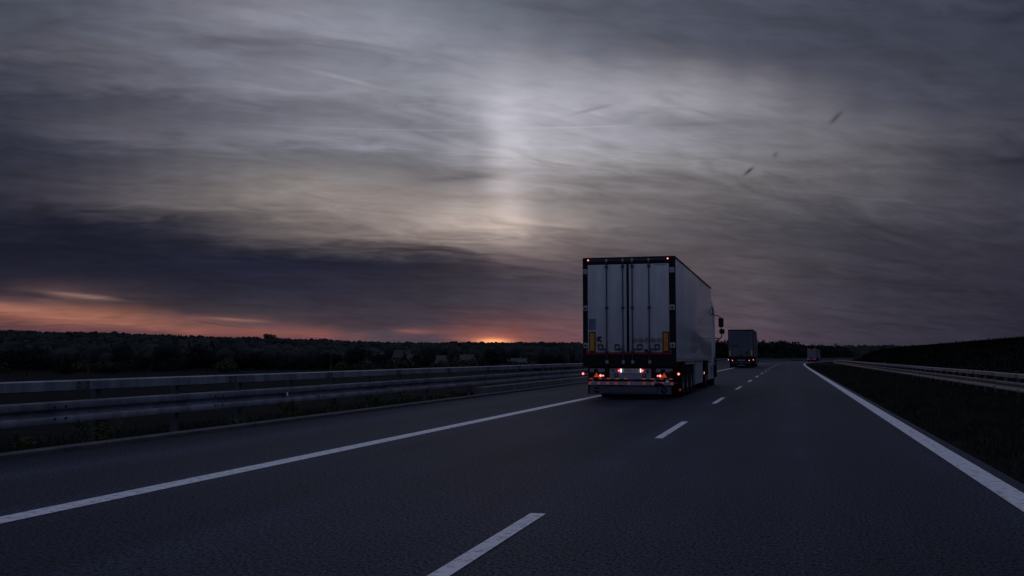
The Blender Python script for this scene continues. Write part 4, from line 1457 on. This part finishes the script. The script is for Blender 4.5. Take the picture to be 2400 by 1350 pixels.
    MB().box(.40, .55, .05, 12.8, .60, .95).build('chassis_rail', M_BLACK, t)
    lb = MB().box(X(.14), X(2.50), .02, .06, .59, .92).build('lamp_board', M_BLACK, t)
    MB().box(X(.185), X(.615), .004, .022, .775, .868, .004).build('board_plate', M_GREY, lb)
    MB().box(X(2.04), X(2.50), .004, .022, .775, .868, .004).build('board_plate', M_GREY, lb)
    MB().box(X(.745), X(1.91), .004, .022, .598, .868, .004).build('board_plate', M_GREY, lb)
    for (u, z, w, h) in ((.935, .675, .055, .055), (1.72, .675, .055, .055), (1.815, .785, .025, .05), (.84, .81, .03, .015)):
        hb = MB().box(X(u) - w, X(u) + w, -.004, .006, z - h, z + h).build('slot', M_BLACK, lb)
        if w > .05:
            hb.name = 'socket'
            MB().box(X(u) - w * .5, X(u) + w * .5, -.010, -.003, z - h * .5, z + h * .5).build('socket_lid', M_GREY, lb)
    for (u0, u1, tri, lamps) in ((.15, .615, (.38,), (.495, .57)), (2.07, 2.50, (2.275,), (2.10, 2.165))):
        tl = MB().box(X(u0), X(u1), -.03, .02, .605, .765, .015).build('tail_lamp', M_LENS, t)
        for u in tri:
            MB().prism([(X(u) - .078, .622), (X(u) + .078, .622), (X(u), .75)], 'y', -.04, -.029).build('glowing_triangle_reflector', M_TRI, tl)
        for k, u in enumerate(lamps):
            inner = (k == 0) == (u < 1.3)
            MB().cyl((X(u), -.036, .665), (X(u), -.029, .665), .052 if inner else .034, n=16).build('lamp', M_TRI, tl)
            MB().cyl((X(u), -.044, .668), (X(u), -.035, .668), .026 if inner else .015, n=14).build('bulb', M_LAMPC, tl)
    # ---- number plate with its lamps
    pl = MB().box(X(1.10), X(1.625), -.012, .006, .735, .862, .004).build('number_plate', M_PLATE, t)
    MB().box(X(1.585), X(1.622), -.0145, -.0115, .74, .857).build('plate_band', M_PLATEB, pl)
    text_obj('plate_characters', 'UO SS8TL', .115, M_INKR, pl, (X(1.345), -.0140, .797), True, .82)
    for u, s in ((1.022, 1), (1.672, -1)):
        q = MB().box(X(u) - .035, X(u) + .035, -.045, .0, .775, .850, .012).build('plate_lamp', M_LAMPR, t)
        MB().box(min(X(u) + s * .034, X(u) + s * .066), max(X(u) + s * .034, X(u) + s * .066), -.030, -.006, .762, .862, .006).build('white_lens', M_LAMPW, q)
        MB().cyl((X(u), -.052, .808), (X(u), -.044, .808), .016, n=10).build('bulb', M_LAMPC, q)
    # ---- reflector row
    ex = [288, 418, 540, 665, 783, 1038, 1165, 1293, 1420]
    ad = MB().box(X(.165), X(2.505), .0, .03, .57, .597).build('reflector_rail', M_GREY, t)
    for e in ex:
        u = (e - 175) / 1320 * 2.6
        MB().box(X(u) - .05, X(u) + .05, -.010, .001, .568, .602, .003).build('reflector', M_OST, ad)
    # ---- bumper bar
    bb = MB().box(X(.155), X(2.525), -.04, .05, .402, .502, .012).build('bumper_bar', M_GREY, t)
    for e in [270, 400, 530, 650, 833, 1050, 1168, 1308, 1437]:
        u = (e - 175) / 1320 * 2.6
        MB().box(X(u) - .034, X(u) + .034, -.047, -.039, .420, .486, .003).build('reflector', M_RSQ, bb)
    MB().prism([(X(2.0), .398), (X(2.30), .398), (X(2.26), .44), (X(2.20), .468), (X(2.10), .472), (X(2.02), .455)], 'y', -.05, -.038).build('dark_dent', M_BLACK, bb)
    MB().box(X(.30), X(.42), -.0, .10, .45, .85).build('bumper_bracket', M_BLACK, t)
    MB().box(X(2.18), X(2.30), -.0, .10, .45, .85).build('bumper_bracket', M_BLACK, t)
    # ---- full-width spray flap with chevron ribs
    fl = MB().box(X(.135), X(2.49), .0, .015, .150, .395).build('spray_flap', M_BLACK, t)
    rb = MB()

    def seg(u0, z0, u1, z1, w=.009):
        d = Vector((u1 - u0, z1 - z0))
        nrm = Vector((-d.y, d.x)).normalized() * w
        vs = []
        for yy in (-.006, .001):
            for (u, z, sg) in ((u0, z0, 1), (u1, z1, 1), (u1, z1, -1), (u0, z0, -1)):
                vs.append((X(u + sg * nrm.x), yy, z + sg * nrm.y))
        rb.add(vs, [(0, 1, 2, 3), (7, 6, 5, 4), (0, 4, 5, 1), (1, 5, 6, 2), (2, 6, 7, 3), (3, 7, 4, 0)])

    def clipseg(uc, sgn, lo, hi, z0, z1):
        h = z1 - z0
        ua, ub = uc, uc + sgn * h * 1.15
        za, zb = z0, z1
        pts = sorted(((ua, za), (ub, zb)))
        (p, q), (r_, s_) = pts
        if r_ < lo or p > hi:
            return
        if p < lo:
            q += (s_ - q) * (lo - p) / (r_ - p)
            p = lo
        if r_ > hi:
            s_ = q + (s_ - q) * (hi - p) / (r_ - p)
            r_ = hi
        seg(p, q, r_, s_)
    mid = 1.335
    for k in range(-12, 40):
        clipseg(.21 + k * .058, 1, .21, .565, .165, .375)
        clipseg(.60 + k * .058, 1, .60, mid, .205, .375)
        clipseg(mid + k * .058, -1, mid, 2.05, .205, .375)
        clipseg(2.10 + k * .058, -1, 2.10, 2.445, .165, .375)
    for u in (.582, 2.07, .205, 2.45):
        seg(u, .16, u, .38, .006)
    for k in range(22):
        u = .64 + k * .064
        seg(u, .162, u + random.choice((0, .03)), .195, .008)
        if k % 2:
            seg(u, .165 + .03 * (k % 3 == 0), u + .035, .165 + .03 * (k % 3 == 0), .006)
    rb.build('flap_ribs', M_RIBF, fl)
    MB().cyl((X(.385), -.009, .265), (X(.385), .0, .265), .085, n=20).build('flap_boss', M_BLACK, fl)
    MB().box(X(.315), X(.455), -.0125, -.008, .258, .280).build('boss_mark', M_RIBF, fl)
    MB().cyl((X(2.26), -.009, .265), (X(2.26), .0, .265), .085, n=20).build('flap_boss', M_BLACK, fl)
    MB().prism([(X(2.20), .30), (X(2.22), .28), (X(2.30), .245), (X(2.32), .26), (X(2.26), .29)], 'y', -.0125, -.008).build('boss_mark', M_RIBF, fl)
    # ---- running gear
    add_wheels(t, (2.6, 3.9, 5.2), 1.08)
    for sx in (-1, 1):
        x0, x1 = sorted((sx * .85, sx * 1.27))
        for ay in (2.6, 3.9, 5.2):
            b = MB()
            for k in range(7):
                a0, a1 = math.pi * (.12 + .76 * k / 7), math.pi * (.12 + .76 * (k + 1) / 7)
                vs = []
                for xx in (x0, x1):
                    for (a, r) in ((a0, .57), (a1, .57), (a1, .59), (a0, .59)):
                        vs.append((xx, ay + math.cos(a) * r, .50 + math.sin(a) * r * .75))
                b.add(vs, [(0, 1, 2, 3), (7, 6, 5, 4), (0, 4, 5, 1), (1, 5, 6, 2), (2, 6, 7, 3), (3, 7, 4, 0)])
            b.build('mudguard', M_BLACK, t)
        xa, xb = sorted((sx * 1.20, sx * 1.285))
        MB().box(xa, xb, 2.9, 6.0, .955, 1.045, .008).build('side_member', M_ALU, t)
        xa, xb = sorted((sx * .75, sx * 1.28))
        pb = MB().box(xa, xb, 6.3, 9.25, .27, 1.03, .02).build('pallet_box', M_BOXG, t)
        xa, xb = sorted((sx * 1.28, sx * 1.292))
        MB().box(xa, xb, 9.65, 9.85, .52, .66, .004).build('side_marker', M_OST, t)
        MB().cyl((sx * 1.287, 9.75, .60), (sx * 1.300, 9.75, .60), .03, n=10).build('side_marker_bulb', M_LAMPC, t)
        xa, xb = sorted((sx * 1.19, sx * 1.27))
        MB().box(xa, xb, .55, .60, .30, .90).build('side_stay', M_BLACK, t)
        MB().box(xa, xb, .54, .55, .44, .46).build('stay_bracket', M_HINGE, t)
        MB().box(sx * 1.22 - .03, sx * 1.22 + .03, 1.8, 1.815, .20, .26).build('flap_reflector', M_RSQ, t)
        MB().box(sx * 1.08 - .19, sx * 1.08 + .19, 1.815, 1.83, .16, .60).build('wheel_flap', M_BLACK, t)
        for yy in (10.1, 10.4):
            MB().box(sx * .95 - .06, sx * .95 + .06, yy - .06, yy + .06, .25, .95).build('landing_leg', M_BLACK, t)
    tractor(t, M_WHITE)
    return t


main_truck()


def second_truck():
    t = empty('truck', (-4.93, 110.5, 0), 0)
    tag(t, 'dim blue-grey curtain-sided truck with four red lamps, just right of the big white truck', 'truck', 'trucks on the motorway')
    H = 1.275
    body = MB().box(-H, H, .06, 13.6, 1.12, 3.93, .02).build('trailer_body', M_CURT, t)
    for k in range(13):
        for sx in (-1, 1):
            MB().box(min(sx * H, sx * (H + .008)), max(sx * H, sx * (H + .008)), .5 + k, .56 + k, 1.0, 3.85).build('curtain_strap', M_BLACK, body)
    MB().box(-H - .02, H + .02, -.03, 13.62, 3.88, 4.02, .02).build('roof_edge', M_BLACK, t)
    for sx in (-1, 1):
        d = MB().box(min(sx * .01, sx * (H - .03)), max(sx * .01, sx * (H - .03)), -.03, .06, 1.20, 3.88, .01).build('rear_door', M_DOOR2, t)
        for xx in (.25, .85):
            MB().cyl((sx * xx, -.05, 1.1), (sx * xx, -.05, 3.9), .02, n=8).build('locking_bar', M_DOOR2, d)
        MB().box(min(sx * 1.02, sx * 1.19), max(sx * 1.02, sx * 1.19), -.045, -.03, 1.25, 1.85).build('marker_board', M_YEL, t)
        MB().box(min(sx * 1.24, sx * 1.29), max(sx * 1.24, sx * 1.29), -.02, .08, 1.0, 3.9).build('door_post', M_BLACK, t)
        for u in (.86, 1.285):
            lamp(t, sx * u, -.06, .78 if u < 1 else .84, .050)
    # dark letters on the doors too worn to read, built as the marks they are
    MB().prism([(-.85, 2.28), (-.75, 2.34), (-.25, 2.36), (-.20, 2.27), (-.55, 2.25), (-.80, 2.20)], 'y', -.04, -.031).build('dark_mark', M_INK, t)
    MB().box(-.85, -.79, -.04, -.031, 1.35, 2.28).build('dark_mark', mat('faint_dark', (.07, .08, .12), .6), t)
    MB().cyl((.62, -.04, 1.55), (.62, -.031, 1.55), .15, n=14).build('dark_mark', M_INK, t)
    MB().prism([(-.10, 1.42), (.02, 1.44), (.22, 1.25), (.10, 1.22)], 'y', -.04, -.031).build('dark_mark', M_INK, t)
    MB().box(-H, H, .0, .12, .90, 1.20).build('sill', M_BLACK, t)
    MB().box(-1.2, 1.2, .05, .12, .62, .92).build('lamp_board', M_BLACK, t)
    MB().box(-.42, .45, .03, .05, .72, .86).build('number_plate_holder', M_BOXG, t)
    MB().box(-.28, -.20, .0, .03, .80, .88).build('plate_lamp', M_HINGE, t)
    MB().box(-1.0, 1.0, -.03, .05, .50, .60).build('bumper_bar', M_DOOR2, t)
    MB().box(-1.02, 1.10, .0, .03, .10, .50).build('spray_flap', M_BLACK, t)
    MB().prism([(-.10, .35), (.14, .35), (.06, .40), (-.02, .40)], 'y', -.012, .001).build('flap_emblem', M_HINGE, t)
    MB().box(-.32, .45, -.012, .001, .25, .30).build('flap_lettering', M_HINGE, t)
    MB().box(-1.15, 1.15, .15, 13.2, .75, 1.12).build('floor_frame', M_BLACK, t)
    for sx in (-1, 1):
        MB().box(min(sx * 1.2, sx * 1.26), max(sx * 1.2, sx * 1.26), 6.4, 10.5, .35, .95).build('side_guard', M_BLACK, t)
    add_wheels(t, (2.6, 3.9, 5.2), 1.08)
    tractor(t, M_DOOR2)


second_truck()


def third_truck():
    Y = 338.0
    p = road_pt(Y, -3.2)
    t = empty('truck', p, -math.atan(slope(Y)))
    tag(t, 'farthest small pale truck with red lamps at the bend of the road', 'truck', 'trucks on the motorway')
    H = 1.275
    MB().box(-H, H, .06, 13.6, 1.12, 3.95, .02).build('trailer_body', M_CURT, t)
    for sx in (-1, 1):
        MB().box(min(sx * .01, sx * H), max(sx * .01, sx * H), -.02, .06, 1.2, 3.9).build('rear_door', M_DOOR3, t)
        MB().box(sx * .95 - .40, sx * .95 + .40, -.06, .05, .62, .98).build('tail_lamp', M_LAMPD, t)
        MB().box(sx * .9 - .28, sx * .9 + .28, -.06, .02, 3.86, 4.06).build('marker_lamp', M_LAMPD, t)
    MB().box(-H, H, .0, .1, .98, 1.2).build('sill', M_BLACK, t)
    MB().box(-.5, .5, -.02, .05, .55, .95).build('number_plate_holder', M_DOOR3, t)
    MB().box(-1.1, 1.1, .06, .1, .12, .60).build('spray_flap', M_BLACK, t)
    MB().box(-1.15, 1.15, .15, 13.2, .7, 1.12).build('floor_frame', M_BLACK, t)
    add_wheels(t, (2.6, 3.9, 5.2), 1.08)
    tractor(t, M_DOOR3)


third_truck()
